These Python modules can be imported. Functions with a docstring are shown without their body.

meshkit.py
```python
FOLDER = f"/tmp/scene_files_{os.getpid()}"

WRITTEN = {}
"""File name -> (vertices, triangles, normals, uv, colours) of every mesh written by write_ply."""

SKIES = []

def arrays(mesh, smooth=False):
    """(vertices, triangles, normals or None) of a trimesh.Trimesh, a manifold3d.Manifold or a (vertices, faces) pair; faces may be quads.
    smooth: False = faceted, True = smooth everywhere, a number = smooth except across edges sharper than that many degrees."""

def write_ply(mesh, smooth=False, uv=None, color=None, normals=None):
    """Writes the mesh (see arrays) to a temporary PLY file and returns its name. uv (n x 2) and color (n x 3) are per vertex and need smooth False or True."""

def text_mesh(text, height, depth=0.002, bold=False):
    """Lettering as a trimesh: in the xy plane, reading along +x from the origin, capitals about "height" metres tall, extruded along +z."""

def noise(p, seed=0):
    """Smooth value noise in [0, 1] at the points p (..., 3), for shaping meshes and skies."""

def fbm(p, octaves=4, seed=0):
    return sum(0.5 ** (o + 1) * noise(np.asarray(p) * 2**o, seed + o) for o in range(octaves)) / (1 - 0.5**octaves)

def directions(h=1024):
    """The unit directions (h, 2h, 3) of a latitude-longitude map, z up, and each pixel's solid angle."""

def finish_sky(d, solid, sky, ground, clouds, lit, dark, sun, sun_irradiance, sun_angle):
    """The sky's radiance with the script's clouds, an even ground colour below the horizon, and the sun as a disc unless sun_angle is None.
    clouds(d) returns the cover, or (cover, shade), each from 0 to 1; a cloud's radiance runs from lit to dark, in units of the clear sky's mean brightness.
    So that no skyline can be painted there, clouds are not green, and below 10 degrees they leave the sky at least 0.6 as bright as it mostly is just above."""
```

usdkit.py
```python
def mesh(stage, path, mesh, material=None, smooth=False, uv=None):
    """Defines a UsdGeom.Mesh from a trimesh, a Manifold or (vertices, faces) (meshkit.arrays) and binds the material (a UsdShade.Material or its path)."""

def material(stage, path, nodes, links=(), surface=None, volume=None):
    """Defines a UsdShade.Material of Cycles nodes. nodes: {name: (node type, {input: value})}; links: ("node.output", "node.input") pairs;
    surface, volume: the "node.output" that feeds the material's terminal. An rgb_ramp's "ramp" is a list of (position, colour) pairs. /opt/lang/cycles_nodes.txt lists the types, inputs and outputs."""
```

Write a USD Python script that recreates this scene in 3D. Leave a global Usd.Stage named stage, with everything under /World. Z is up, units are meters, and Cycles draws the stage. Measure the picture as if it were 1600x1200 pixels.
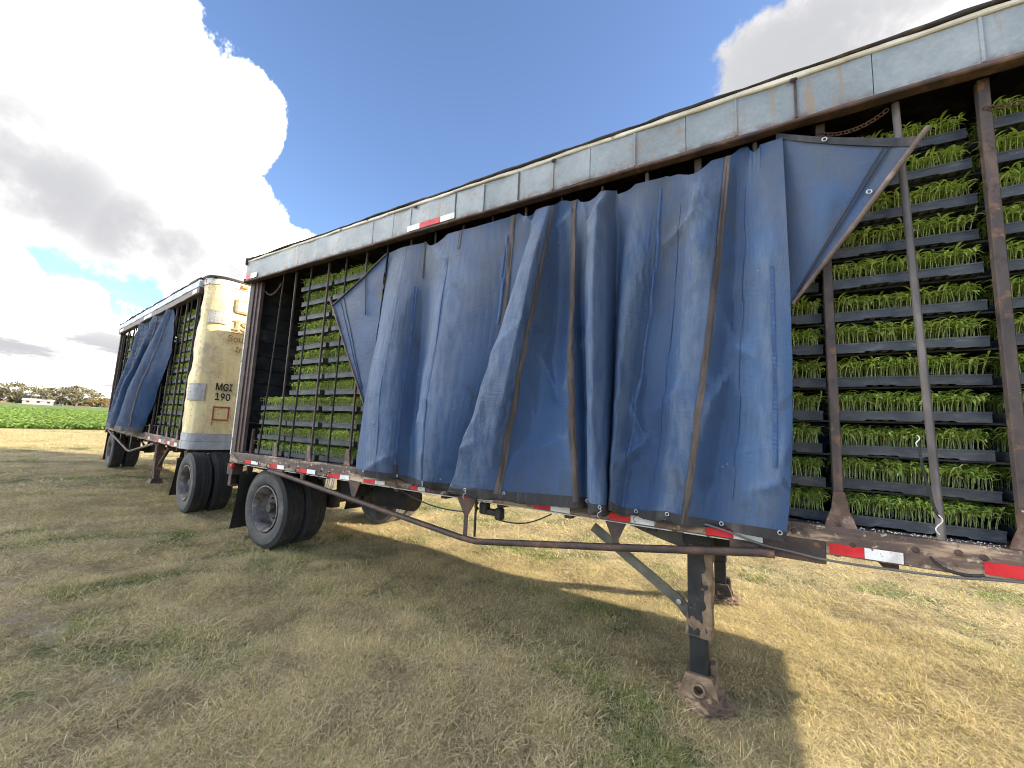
import math, random
import numpy as np, trimesh, usdkit, meshkit
from pxr import Usd, UsdGeom, UsdLux, UsdShade, Gf, Sdf, Vt

def N(p): return (meshkit.fbm(p) - .5) * 2.6

stage = Usd.Stage.CreateInMemory()
UsdGeom.SetStageUpAxis(stage, 'Z')
UsdGeom.Xform.Define(stage, '/World')
UsdGeom.Scope.Define(stage, '/World/Looks')

# ------------------------------------------------------------------ camera
EYE = np.array([0, 0, 1.75])
FW = np.array([-0.5128257, 0.8516369, 0.1082789])
RT = np.array([0.8584529, 0.5099222, 0.0551180])
UP = np.array([0.0082733, -0.1212183, 0.9925914])
cam = UsdGeom.Camera.Define(stage, '/World/camera')
cam.AddTransformOp().Set(Gf.Matrix4d(*RT, 0, *UP, 0, *(-FW), 0, *EYE, 1))
cam.CreateHorizontalApertureAttr(36.0)
cam.CreateFocalLengthAttr(36 * 630.0 / 1600)
cam.CreateExposureAttr(2.14)

# ------------------------------------------------------------------ sun and sky
SUN = np.array([2.15, 1.05, 1.0]); SUN /= np.linalg.norm(SUN)
sun = UsdLux.DistantLight.Define(stage, '/World/sun')
sun.CreateIntensityAttr(0.74); sun.CreateAngleAttr(0.5); sun.CreateNormalizeAttr(True)
sun.CreateColorAttr((1.0, 0.89, 0.70))
sun.AddOrientOp(UsdGeom.XformOp.PrecisionDouble).Set(Gf.Quatd(Gf.Rotation(Gf.Vec3d(0, 0, 1), Gf.Vec3d(*SUN)).GetQuat()))

class Graph:
    """collects cycles nodes"""
    def __init__(self): self.n, self.l, self.k = {}, [], 0
    def add(self, kind, ins=None, **links):
        self.k += 1; name = f'n{self.k}'
        self.n[name] = (kind, dict(ins or {}))
        for inp, src in links.items():
            if isinstance(src, str): self.l.append((src, f'{name}.{inp}'))
            else: self.n[name][1][inp] = src
        return name
    def math(self, op, a, b=None, c=None, clamp=False):
        kw = {}
        for k, v in (('value1', a), ('value2', b), ('value3', c)):
            if v is not None: kw[k] = v
        return self.add('math', {'math_type': op, 'use_clamp': clamp}, **kw) + '.value'
    def mix(self, fac, a, b, kind='mix'):
        return self.add('mix', {'mix_type': kind}, fac=fac, color1=a, color2=b) + '.color'
    def noise(self, vec, scale, detail=4, rough=.55, dist=0., out='fac'):
        return self.add('noise_texture', {'scale': scale, 'detail': detail, 'roughness': rough, 'distortion': dist}, vector=vec) + '.' + out
    def ramp(self, fac, stops, out='color'):
        return self.add('rgb_ramp', {'ramp': stops}, fac=fac) + '.' + out
    def smooth(self, v, lo, hi):
        return self.add('map_range', {'range_type': 'smoothstep', 'from_min': lo, 'from_max': hi, 'to_min': 0., 'to_max': 1.}, value=v) + '.result'
    def mapv(self, vec, scale, loc=(0, 0, 0)):
        return self.add('mapping', {'mapping_type': 'point', 'scale': scale, 'location': loc}, vector=vec) + '.vector'
    def make(self, name, surface=None, volume=None):
        return usdkit.material(stage, '/World/Looks/' + name, self.n, self.l, surface=surface, volume=volume)

def sky_material():
    g = Graph()
    sk = g.add('sky_texture', {'sky_type': 'single_scattering', 'sun_disc': False, 'sun_elevation': math.asin(SUN[2]),
                               'sun_rotation': math.atan2(SUN[0], SUN[1]), 'air_density': 1.0, 'aerosol_density': 0.6, 'ozone_density': 3.5}) + '.color'
    d = g.add('texture_coordinate') + '.generated'
    # cumulus banks: rounded masses by direction, broken up by noise
    blobs = [(-.846, .080, .527, .20, 1.), (-.856, .143, .497, .21, 1.), (-.834, .231, .502, .15, 1.), (-.782, .300, .530, .105, .95),
             (-.909, .105, .404, .22, 1.), (-.901, .207, .381, .20, 1.), (-.876, .310, .37, .15, 1.), (-.849, .425, .310, .10, 1.0), (-.862, .395, .30, .11, 1.), (-.83, .47, .27, .09, .8),
             (-.934, .161, .340, .11, .95), (-.917, .275, .300, .11, 1.), (-.895, .33, .275, .10, 1.),
             (.16, .775, .615, .17, 1.), (.34, .72, .61, .24, 1.), (.06, .79, .62, .13, .95), (.20, .70, .69, .16, .9), (.5, .62, .60, .25, 1.),
             (-.980, .09, .130, .10, 1.), (-.968, .19, .115, .075, .95), (-.95, .28, .09, .07, .8), (-.982, .16, .06, .15, .80), (-.94, .33, .05, .16, .75),
             (-.93, -.30, .34, .30, 1.), (-.70, -.35, .62, .26, .9), (-.3, -.30, .9, .16, .8), (.55, -.75, .35, .18, .8), (.85, .1, .4, .2, .6), (.6, .75, .2, .25, .5), (-.2, .95, .15, .2, .6)]
    def density(v):
        w = g.noise(v, 3.2, 2, .5, 0, 'color')
        wv = g.add('vector_math', {'math_type': 'subtract', 'vector2': (.5, .5, .5)}, vector1=w) + '.vector'
        ws = g.add('vector_math', {'math_type': 'scale', 'scale': .14}, vector1=wv) + '.vector'
        vv = g.add('vector_math', {'math_type': 'add'}, vector1=v, vector2=ws) + '.vector'
        tot = None
        for x, y, z, r, a in blobs:
            q = np.array([x, y, z]); q = q / np.linalg.norm(q)
            dist = g.add('vector_math', {'math_type': 'distance', 'vector2': tuple(q)}, vector1=vv) + '.value'
            f = g.add('map_range', {'range_type': 'smoothstep', 'from_min': 0.25 * r, 'from_max': 1.45 * r, 'to_min': a, 'to_max': 0.}, value=dist) + '.result'
            tot = f if tot is None else g.math('maximum', tot, f)
        n1 = g.noise(v, 8.0, 11, .66)
        n1 = g.math('subtract', n1, .5)
        return g.math('multiply_add', n1, .95, tot)
    D = density(d)
    tow = SUN - np.array([-.85, .2, .4]) * (SUN @ np.array([-.85, .2, .4]))
    sh = g.add('vector_math', {'math_type': 'add', 'vector2': tuple(np.array([.085, .035, .075]))}, vector1=d) + '.vector'
    shn = g.add('vector_math', {'math_type': 'normalize'}, vector1=sh) + '.vector'
    D2 = density(shn)
    mask = g.smooth(D, .40, .56)
    thick = g.smooth(D2, .45, 1.05)
    fine = g.noise(d, 9., 6, .6)
    shade = g.math('multiply', g.math('multiply', thick, g.smooth(fine, .30, .70)), .28)
    low = g.add('separate_xyz', vector=d)
    lowf = g.smooth(low + '.z', .24, .08)       # the far banks near the horizon are greyer, streaked
    st = g.noise(g.mapv(d, (4, 4, 17)), 1.6, 7, .6)
    shade2 = g.math('multiply', lowf, g.smooth(st, .36, .62))
    shade = g.math('maximum', shade, g.math('multiply', shade2, .93))
    gr = None
    for x, y, z, r, a in [(-.955, .06, .36, .19, .85), (-.938, .14, .325, .145, .9), (-.918, .215, .30, .12, .92), (-.90, .285, .28, .10, .9), (-.875, .36, .26, .085, .8), (-.86, .0, .54, .13, .5), (.07, .79, .61, .32, 1.), (.22, .74, .64, .16, .8), (-.975, .04, .22, .16, .45), (-.84, -.02, .56, .16, .6)]:
        q = np.array([x, y, z]); q = q / np.linalg.norm(q)
        dist = g.add('vector_math', {'math_type': 'distance', 'vector2': tuple(q)}, vector1=d) + '.value'
        f = g.add('map_range', {'range_type': 'smoothstep', 'from_min': 0.1 * r, 'from_max': 1.5 * r, 'to_min': a, 'to_max': 0.}, value=dist) + '.result'
        gr = f if gr is None else g.math('maximum', gr, f)
    shade = g.math('maximum', shade, g.math('multiply', gr, g.math('multiply_add', g.smooth(fine, .2, .6), .35, .65, clamp=True)))
    inv = g.math('subtract', 1., shade, clamp=True)
    shade = g.math('subtract', 1., g.math('power', inv, 2.2))
    col = g.mix(shade, CLOUD_LIT, CLOUD_GREY)
    # a little deeper blue, as the clear sky between the clouds shows
    blue = g.mix(1.0, sk, SKY_TINT, 'multiply')
    out = g.mix(mask, blue, col)
    b = g.add('background_shader', {'strength': 0.12}, color=out)
    return g.make('sky_look', surface=b + '.background')
CLOUD_LIT, CLOUD_GREY, SKY_TINT = (10.5, 10.1, 9.4), (1.25, 1.26, 1.32), (.60, .565, .585)
sky = UsdLux.DomeLight.Define(stage, '/World/sky')
UsdShade.MaterialBindingAPI.Apply(sky.GetPrim()).Bind(sky_material())
sky.GetPrim().SetCustomDataByKey('kind', 'structure')

# ------------------------------------------------------------------ helpers
count = {}
def free(parent, name):
    k = (parent, name); count[k] = count.get(k, -1) + 1
    return f'{parent}/{name}' if count[k] == 0 else f'{parent}/{name}_{count[k]:03d}'
def tag(prim, **kw):
    for k, v in kw.items():
        if v: prim.SetCustomDataByKey(k, v)
    return prim
def thing(name, label, cat, loc=(0, 0, 0), rot=(0, 0, 0), group=None, parent='/World'):
    x = UsdGeom.Xform.Define(stage, free(parent, name))
    x.AddTranslateOp().Set(Gf.Vec3d(*map(float, loc))); x.AddRotateXYZOp().Set(Gf.Vec3f(*map(float, rot)))
    return tag(x.GetPrim(), label=label, category=cat, group=group)
def sub(parent, name, label=None):
    return tag(UsdGeom.Xform.Define(stage, free(str(parent.GetPath()), name)).GetPrim(), label=label)
class MB:
    def __init__(self): self.v, self.f, self.k, self.t = [], [], 0, []
    def add(self, v, f, tint=None):
        v = np.asarray(v, float); f = np.asarray(f, int)
        if f.shape[1] == 4: f = np.vstack([f[:, [0, 1, 2]], f[:, [0, 2, 3]]])
        self.v.append(v); self.f.append(f + self.k); self.k += len(v)
        self.t.append(np.full(len(v), 0. if tint is None else tint) if np.ndim(tint) == 0 else np.asarray(tint, float))
        return self
    def mesh(self, m): return self.add(np.array(m.vertices), np.array(m.faces))
    def box(self, x0, x1, y0, y1, z0, z1):
        v = [(x, y, z) for x in (x0, x1) for y in (y0, y1) for z in (z0, z1)]
        return self.add(v, [(0, 1, 3, 2), (4, 6, 7, 5), (0, 4, 5, 1), (2, 3, 7, 6), (0, 2, 6, 4), (1, 5, 7, 3)])
    def rbox(self, x0, x1, y0, y1, z0, z1, c=.006):
        c = min(c, .45 * min(x1 - x0, y1 - y0, z1 - z0))
        p = []
        for x, sx in ((x0, 1), (x1, -1)):
            for y, sy in ((y0, 1), (y1, -1)):
                for z, sz in ((z0, 1), (z1, -1)):
                    p += [(x + sx * c, y + sy * c, z), (x + sx * c, y, z + sz * c), (x, y + sy * c, z + sz * c)]
        return self.hull(p)
    def hull(self, p):
        m = trimesh.convex.convex_hull(np.asarray(p, float)); return self.mesh(m)
    def beam(self, p, q, w, h, c=.004, up=(0, 0, 1)):
        p, q = np.asarray(p, float), np.asarray(q, float); d = q - p; L = np.linalg.norm(d); d /= L
        s = np.cross(up, d); n = np.linalg.norm(s)
        s = np.array([1., 0, 0]) if n < 1e-6 else s / n
        u = np.cross(d, s)
        b = MB().rbox(0, L, -w / 2, w / 2, -h / 2, h / 2, c)
        v = np.vstack(b.v)
        return self.add(p + v[:, :1] * d + v[:, 1:2] * s + v[:, 2:] * u, np.vstack(b.f))
    def tube(self, path, r, n=8, cap=True, closed=False):
        P = np.asarray(path, float); m = len(P); R = np.broadcast_to(r, (m,))
        T = np.gradient(P, axis=0) if not closed else np.roll(P, -1, 0) - np.roll(P, 1, 0)
        T /= np.linalg.norm(T, axis=1, keepdims=True) + 1e-12
        a = np.cross(T[0], [0, 0, 1.]); a = np.array([1., 0, 0]) if np.linalg.norm(a) < 1e-3 else a / np.linalg.norm(a)
        A = []
        for t in T:
            a = a - t * (a @ t); a /= np.linalg.norm(a) + 1e-12; A.append(a)
        A = np.array(A); Bn = np.cross(T, A); an = np.arange(n) * 2 * np.pi / n
        V = (P[:, None] + R[:, None, None] * (np.cos(an)[None, :, None] * A[:, None] + np.sin(an)[None, :, None] * Bn[:, None])).reshape(-1, 3)
        F = []
        for i in range(m if closed else m - 1):
            i2 = (i + 1) % m
            for j in range(n): F.append((i * n + j, i * n + (j + 1) % n, i2 * n + (j + 1) % n, i2 * n + j))
        self.add(V, F)
        if cap and not closed:
            for ring, c, fl in ((0, P[0], 1), (m - 1, P[-1], 0)):
                vs = np.vstack([V[ring * n:(ring + 1) * n], [c]])
                self.add(vs, [((j + 1) % n, j, n) if fl else (j, (j + 1) % n, n) for j in range(n)])
        return self
    def prism(self, poly, axis, lo, hi):
        """poly: 2-D outline, counter-clockwise, extruded along axis"""
        from shapely.geometry import Polygon
        m = trimesh.creation.extrude_polygon(Polygon(poly), hi - lo); v = np.array(m.vertices)
        o = {'y': lambda a: np.stack([a[:, 0], lo + (hi - lo) - a[:, 2], a[:, 1]], 1), 'z': lambda a: np.stack([a[:, 0], a[:, 1], lo + a[:, 2]], 1),
             'x': lambda a: np.stack([lo + a[:, 2], a[:, 0], a[:, 1]], 1)}[axis](v)
        return self.add(o, np.array(m.faces))
    def revolve_y(self, prof, cx=0, cy=0, cz=0, n=40, flip=1):
        """closed profile of (radius, along y) turned about a y-parallel axis"""
        pr = np.asarray(prof, float); m = len(pr); an = np.arange(n) * 2 * np.pi / n
        V = np.stack([cx + pr[None, :, 0] * np.cos(an)[:, None], np.broadcast_to(cy + flip * pr[None, :, 1], (n, m)), cz + pr[None, :, 0] * np.sin(an)[:, None]], -1).reshape(-1, 3)
        F = []
        for i in range(n):
            for j in range(m):
                q = (i * m + j, i * m + (j + 1) % m, ((i + 1) % n) * m + (j + 1) % m, ((i + 1) % n) * m + j)
                F.append(q if flip > 0 else q[::-1])
        return self.add(V, F)
    def arr(self): return np.vstack(self.v), np.vstack(self.f)
    def build(self, name, mat, parent=None, smooth=False, tint=False, label=None, path=None):
        p = path or free(str(parent.GetPath()) if parent else '/World', name)
        m = usdkit.mesh(stage, p, self.arr(), mat, smooth=smooth)
        if tint: UsdGeom.PrimvarsAPI(m).CreatePrimvar('tint', Sdf.ValueTypeNames.FloatArray, 'vertex').Set(Vt.FloatArray.FromNumpy(np.concatenate(self.t).astype(np.float32)))
        m.CreateDoubleSidedAttr(True)
        return tag(m.GetPrim(), label=label)

# ------------------------------------------------------------------ materials
def worn(name, stops, scale=6., detail=6, rough=.75, metallic=0., bump=.25, bscale=70., stretch=(1, 1, 1), lo=.3, hi=.7, spec=.4, spots=None, rnd=.0, bdist=.004):
    g = Graph(); co = g.add('texture_coordinate') + '.object'
    if rnd:
        r = g.add('object_info') + '.random'
        off = g.add('vector_math', {'math_type': 'scale', 'vector1': (31., 17., 23.)}, scale=r) + '.vector'
        co = g.add('vector_math', {'math_type': 'add'}, vector1=co, vector2=off) + '.vector'
    v = g.mapv(co, stretch)
    f = g.noise(v, scale, detail, .62, .4)
    f = g.add('map_range', {'from_min': lo, 'from_max': hi, 'to_min': 0., 'to_max': 1., 'clamp': True}, value=f) + '.result'
    c = g.ramp(f, stops)
    if spots:   # (colour, scale, threshold lo, hi)
        for sc, ss, a, b in spots:
            s = g.smooth(g.noise(co, ss, 5, .65, .3), a, b); c = g.mix(s, c, sc)
    if rnd:
        br = g.math('multiply_add', r, 2 * rnd, 1 - rnd)
        c = g.mix(1., c, g.add('combine_xyz', x=br, y=br, z=br) + '.vector', 'multiply')
    h = g.noise(co, bscale, 5, .6)
    b = g.add('bump', {'strength': bump, 'distance': bdist}, height=h) + '.normal'
    rr = g.math('multiply_add', f, .18, rough - .09)
    p = g.add('principled_bsdf', {'metallic': metallic, 'specular_ior_level': spec}, base_color=c, normal=b, roughness=rr)
    return g.make(name, p + '.BSDF')
def plain(name, col, rough=.6, metallic=0.):
    return worn(name, [(0, tuple(.82 * x for x in col)), (1, tuple(min(1, 1.12 * x) for x in col))], 9., 4, rough, metallic, .12, 90.)

RUST = worn('rusty_brown_steel', [(0, (.026, .019, .018)), (.45, (.055, .036, .030)), (.75, (.095, .055, .038)), (1, (.16, .095, .06))], 7., 7, .72, bump=.35, spots=[((.20, .085, .035), 22., .62, .75), ((.22, .19, .16), 40., .70, .78)])
DARKSTEEL = worn('dark_grimy_steel', [(0, (.012, .011, .011)), (.6, (.03, .026, .023)), (1, (.065, .045, .032))], 6., 6, .8, bump=.3)
BED = worn('worn_bed_rail', [(0, (.050, .034, .028)), (.30, (.088, .060, .048)), (.46, (.14, .095, .072)), (.56, (.30, .21, .14)), (.75, (.42, .315, .215)), (1, (.50, .40, .29))], 2.6, 9, .78, bump=.5, bscale=45, stretch=(.55, 1.5, 3.2), lo=.34, hi=.74, spots=[((.44, .35, .25), 22., .57, .68), ((.05, .034, .028), 9., .56, .68)])
POSTM = worn('post_steel', [(0, (.035, .027, .026)), (.55, (.062, .047, .043)), (1, (.13, .085, .065))], 9., 6, .68, bump=.35, stretch=(1, 1, .35), spots=[((.17, .085, .045), 13., .54, .70), ((.30, .27, .24), 45., .66, .74), ((.025, .018, .017), 7., .55, .70)])
POLEM = worn('pole_steel', [(0, (.06, .052, .05)), (.6, (.115, .10, .095)), (1, (.19, .165, .15))], 8., 6, .6, bump=.3, stretch=(1, 1, .3), spots=[((.16, .09, .055), 14., .60, .72)])
GUSSET = worn('gusset_steel', [(0, (.050, .031, .025)), (.5, (.105, .062, .045)), (1, (.24, .17, .13))], 9., 7, .75, bump=.4, spots=[((.48, .44, .40), 30., .62, .70), ((.03, .021, .018), 11., .56, .68)])
CREAM = worn('cream_aluminium', [(0, (.36, .31, .22)), (.5, (.52, .48, .38)), (1, (.66, .62, .52))], 3., 7, .6, bump=.4, bscale=30, spots=[((.16, .10, .06), 12., .62, .70)])
TAR = worn('black_roof_edge', [(0, (.015, .013, .012)), (.6, (.035, .028, .023)), (1, (.12, .085, .05))], 5., 8, .85, bump=.7, bscale=40, bdist=.01)
SILVER = worn('silver_top_rail', [(0, (.26, .28, .30)), (.6, (.42, .45, .47)), (1, (.55, .57, .58))], 3., 6, .5, bump=.25, spots=[((.09, .06, .045), 9., .66, .74)])
BROWNPAINT = worn('brown_paint', [(0, (.065, .043, .038)), (.6, (.105, .070, .060)), (1, (.15, .105, .088))], 4., 6, .55, bump=.15, spots=[((.2, .15, .12), 30., .70, .76)])
WHITEWORN = worn('worn_white_paint', [(0, (.30, .26, .22)), (.4, (.55, .52, .48)), (1, (.70, .68, .64))], 10., 8, .6, bump=.3, spots=[((.09, .055, .04), 14., .56, .63)])
BOARD = worn('dark_lining_board', [(0, (.010, .011, .013)), (.5, (.024, .026, .03)), (1, (.06, .062, .066))], 5., 6, .7, bump=.2, rnd=.25)
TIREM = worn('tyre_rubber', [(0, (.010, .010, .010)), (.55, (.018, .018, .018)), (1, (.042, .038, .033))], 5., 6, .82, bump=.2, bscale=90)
TIREDUST = worn('sunlit_dusty_tread', [(0, (.05, .046, .042)), (.5, (.12, .11, .10)), (1, (.20, .185, .165))], 5., 6, .9, bump=.2)  # paler tyre copy for far wheels: sunlight on dusty tread put into the colour
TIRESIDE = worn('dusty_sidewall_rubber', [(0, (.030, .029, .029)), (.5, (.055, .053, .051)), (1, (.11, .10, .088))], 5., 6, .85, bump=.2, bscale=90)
RIMM = worn('dirty_steel_rim', [(0, (.08, .065, .055)), (.45, (.17, .15, .135)), (1, (.36, .34, .32))], 8., 7, .5, metallic=.35, bump=.3, spots=[((.11, .06, .04), 14., .58, .70)])
HUBM = worn('greasy_hub', [(0, (.025, .02, .018)), (.6, (.07, .055, .045)), (1, (.16, .13, .11))], 14., 5, .55, metallic=.3)
FLAPM = worn('mudflap_rubber', [(0, (.012, .011, .010)), (.6, (.028, .024, .020)), (1, (.065, .05, .036))], 4., 6, .8, bump=.25)
TAPERED = worn('red_reflective_tape', [(0, (.34, .012, .016)), (.5, (.50, .015, .022)), (1, (.58, .03, .035))], 8., 6, .42, bump=.1, spots=[((.09, .045, .035), 26., .66, .70)])
TAPEWHITE = worn('white_reflective_tape', [(0, (.48, .46, .43)), (.5, (.66, .65, .63)), (1, (.76, .76, .75))], 8., 6, .42, bump=.1, spots=[((.16, .11, .08), 26., .63, .68)])
LEGBLACK = worn('scuffed_black_leg', [(0, (.010, .010, .011)), (.55, (.022, .022, .024)), (1, (.05, .046, .042))], 9., 6, .5, bump=.2, spots=[((.20, .145, .09), 16., .60, .72), ((.32, .27, .22), 60., .66, .72)])
LEGINNER = worn('smooth_black_leg', [(0, (.008, .008, .009)), (1, (.018, .018, .019))], 9., 5, .42, bump=.1)
MUD = worn('caked_mud', [(0, (.10, .066, .042)), (.5, (.19, .13, .082)), (1, (.30, .22, .145))], 11., 8, .92, bump=.9, bscale=34, bdist=.012, spots=[((.06, .042, .03), 24., .6, .72)])
GREYPLATE = worn('grey_painted_plate', [(0, (.060, .056, .040)), (.5, (.105, .098, .074)), (1, (.17, .16, .125))], 4., 6, .6, bump=.2, spots=[((.11, .07, .045), 18., .62, .72)])
PLASTIC = worn('tray_plastic', [(0, (.028, .031, .036)), (.6, (.047, .052, .060)), (1, (.09, .097, .107))], 12., 6, .45, bump=.18, bscale=120, spots=[((.30, .31, .32), 70., .71, .76)], rnd=.22, stretch=(1, 1, 3))
TRAYDARK = worn('shelf_black_steel', [(0, (.008, .008, .009)), (1, (.024, .022, .022))], 8., 4, .7, bump=.1)
SOIL = worn('peat_soil', [(0, (.012, .009, .007)), (1, (.05, .036, .025))], 60., 4, .95, bump=.6)
CABLE = plain('black_cable', (.02, .02, .021), .5)
GREYCABLE = plain('grey_cable', (.11, .105, .10), .5)
CHAINM = plain('rusty_chain', (.10, .055, .035), .6, .4)
HOOKM = plain('zinc_hook', (.5, .5, .5), .35, .7)
AMBER = plain('amber_lens', (.65, .25, .03), .25)
REDLENS = plain('red_lens', (.5, .02, .02), .25)
HEMM = worn('black_vinyl_hem', [(0, (.012, .012, .014)), (.6, (.028, .027, .028)), (1, (.07, .058, .05))], 6., 6, .6, bump=.3, stretch=(2, 1, .6))
STRAPM = worn('brown_webbing_strap', [(0, (.042, .034, .031)), (.5, (.085, .066, .058)), (1, (.135, .108, .095))], 14., 6, .85, bump=.5, bscale=160, stretch=(1, 1, .25))
SEAMM = worn('bright_blue_seam', [(0, (.020, .050, .11)), (.5, (.024, .062, .165)), (1, (.045, .10, .20))], 12., 5, .6, bump=.4, bscale=120)
WOODP = worn('weathered_edge_pole', [(0, (.07, .05, .042)), (.6, (.14, .10, .08)), (1, (.26, .20, .17))], 9., 6, .8, bump=.4, stretch=(1, 1, 1))
YELLOW = worn('faded_yellow_panel', [(0, (.52, .385, .18)), (.35, (.71, .56, .275)), (.7, (.79, .64, .335)), (1, (.83, .69, .41))], 2.2, 9, .5, bump=.5, bscale=6, bdist=.06, stretch=(1, 1, .5), spots=[((.50, .38, .22), 3.2, .48, .68), ((.62, .55, .42), 7., .56, .70), ((.36, .26, .16), 18., .62, .72), ((.22, .15, .09), 45., .69, .75)])
RIVETPLATE = worn('riveted_patch_plate', [(0, (.26, .25, .23)), (.5, (.36, .35, .33)), (1, (.46, .45, .42))], 7., 6, .5, metallic=.2, bump=.35, bscale=50)
GREYBAND = worn('grey_lower_band', [(0, (.22, .22, .22)), (.5, (.34, .34, .34)), (1, (.44, .44, .43))], 5., 7, .55, bump=.25, stretch=(1, 1, .5), spots=[((.16, .11, .07), 14., .66, .74)])
LETTERBROWN = plain('faded_brown_lettering', (.34, .19, .06), .6)
LETTERBLACK = plain('black_lettering', (.018, .016, .014), .6)
REDPAINT = worn('red_spray_paint', [(0, (.30, .05, .03)), (1, (.42, .08, .05))], 14., 5, .6)
WHITEBUILD = plain('white_building', (.45, .45, .44), .7)
GREYBUILD = plain('grey_building_wall', (.30, .29, .29), .8)

def galvanised():
    g = Graph(); co = g.add('texture_coordinate') + '.object'
    v = g.add('voronoi_texture', {'scale': 55., 'feature': 'f1'}, vector=g.mapv(co, (1, 1, 1))) + '.color'
    v = g.add('separate_color', color=v) + '.r'
    n = g.noise(co, 2.2, 6, .6)
    f = g.math('multiply_add', v, .09, g.math('multiply', n, .91))
    c = g.ramp(f, [(0.28, (.150, .172, .180)), (.5, (.215, .240, .248)), (.72, (.30, .322, .325))])
    # rust runs: vertical streaks starting at the seams
    st = g.noise(g.mapv(co, (9., 1., .7)), 1.0, 7, .7)
    c = g.mix(g.math('multiply', g.smooth(st, .555, .67), .8), c, (.26, .185, .11))
    sp = g.noise(co, 3.6, 8, .7)
    c = g.mix(g.math('multiply', g.smooth(sp, .55, .68), .65), c, (.20, .135, .09))
    low = g.add('separate_xyz', vector=co) + '.z'
    edge = g.math('multiply', g.smooth(low, 3.805, 3.735), g.smooth(g.noise(co, 9., 6, .6), .40, .6))
    c = g.mix(edge, c, (.11, .065, .05))
    b = g.add('bump', {'strength': .35, 'distance': .02}, height=g.noise(co, 5., 4, .5)) + '.normal'
    p = g.add('principled_bsdf', {'metallic': .25, 'roughness': .55}, base_color=c, normal=b)
    return g.make('galvanised_panel', p + '.BSDF')
GALV = galvanised()

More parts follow.
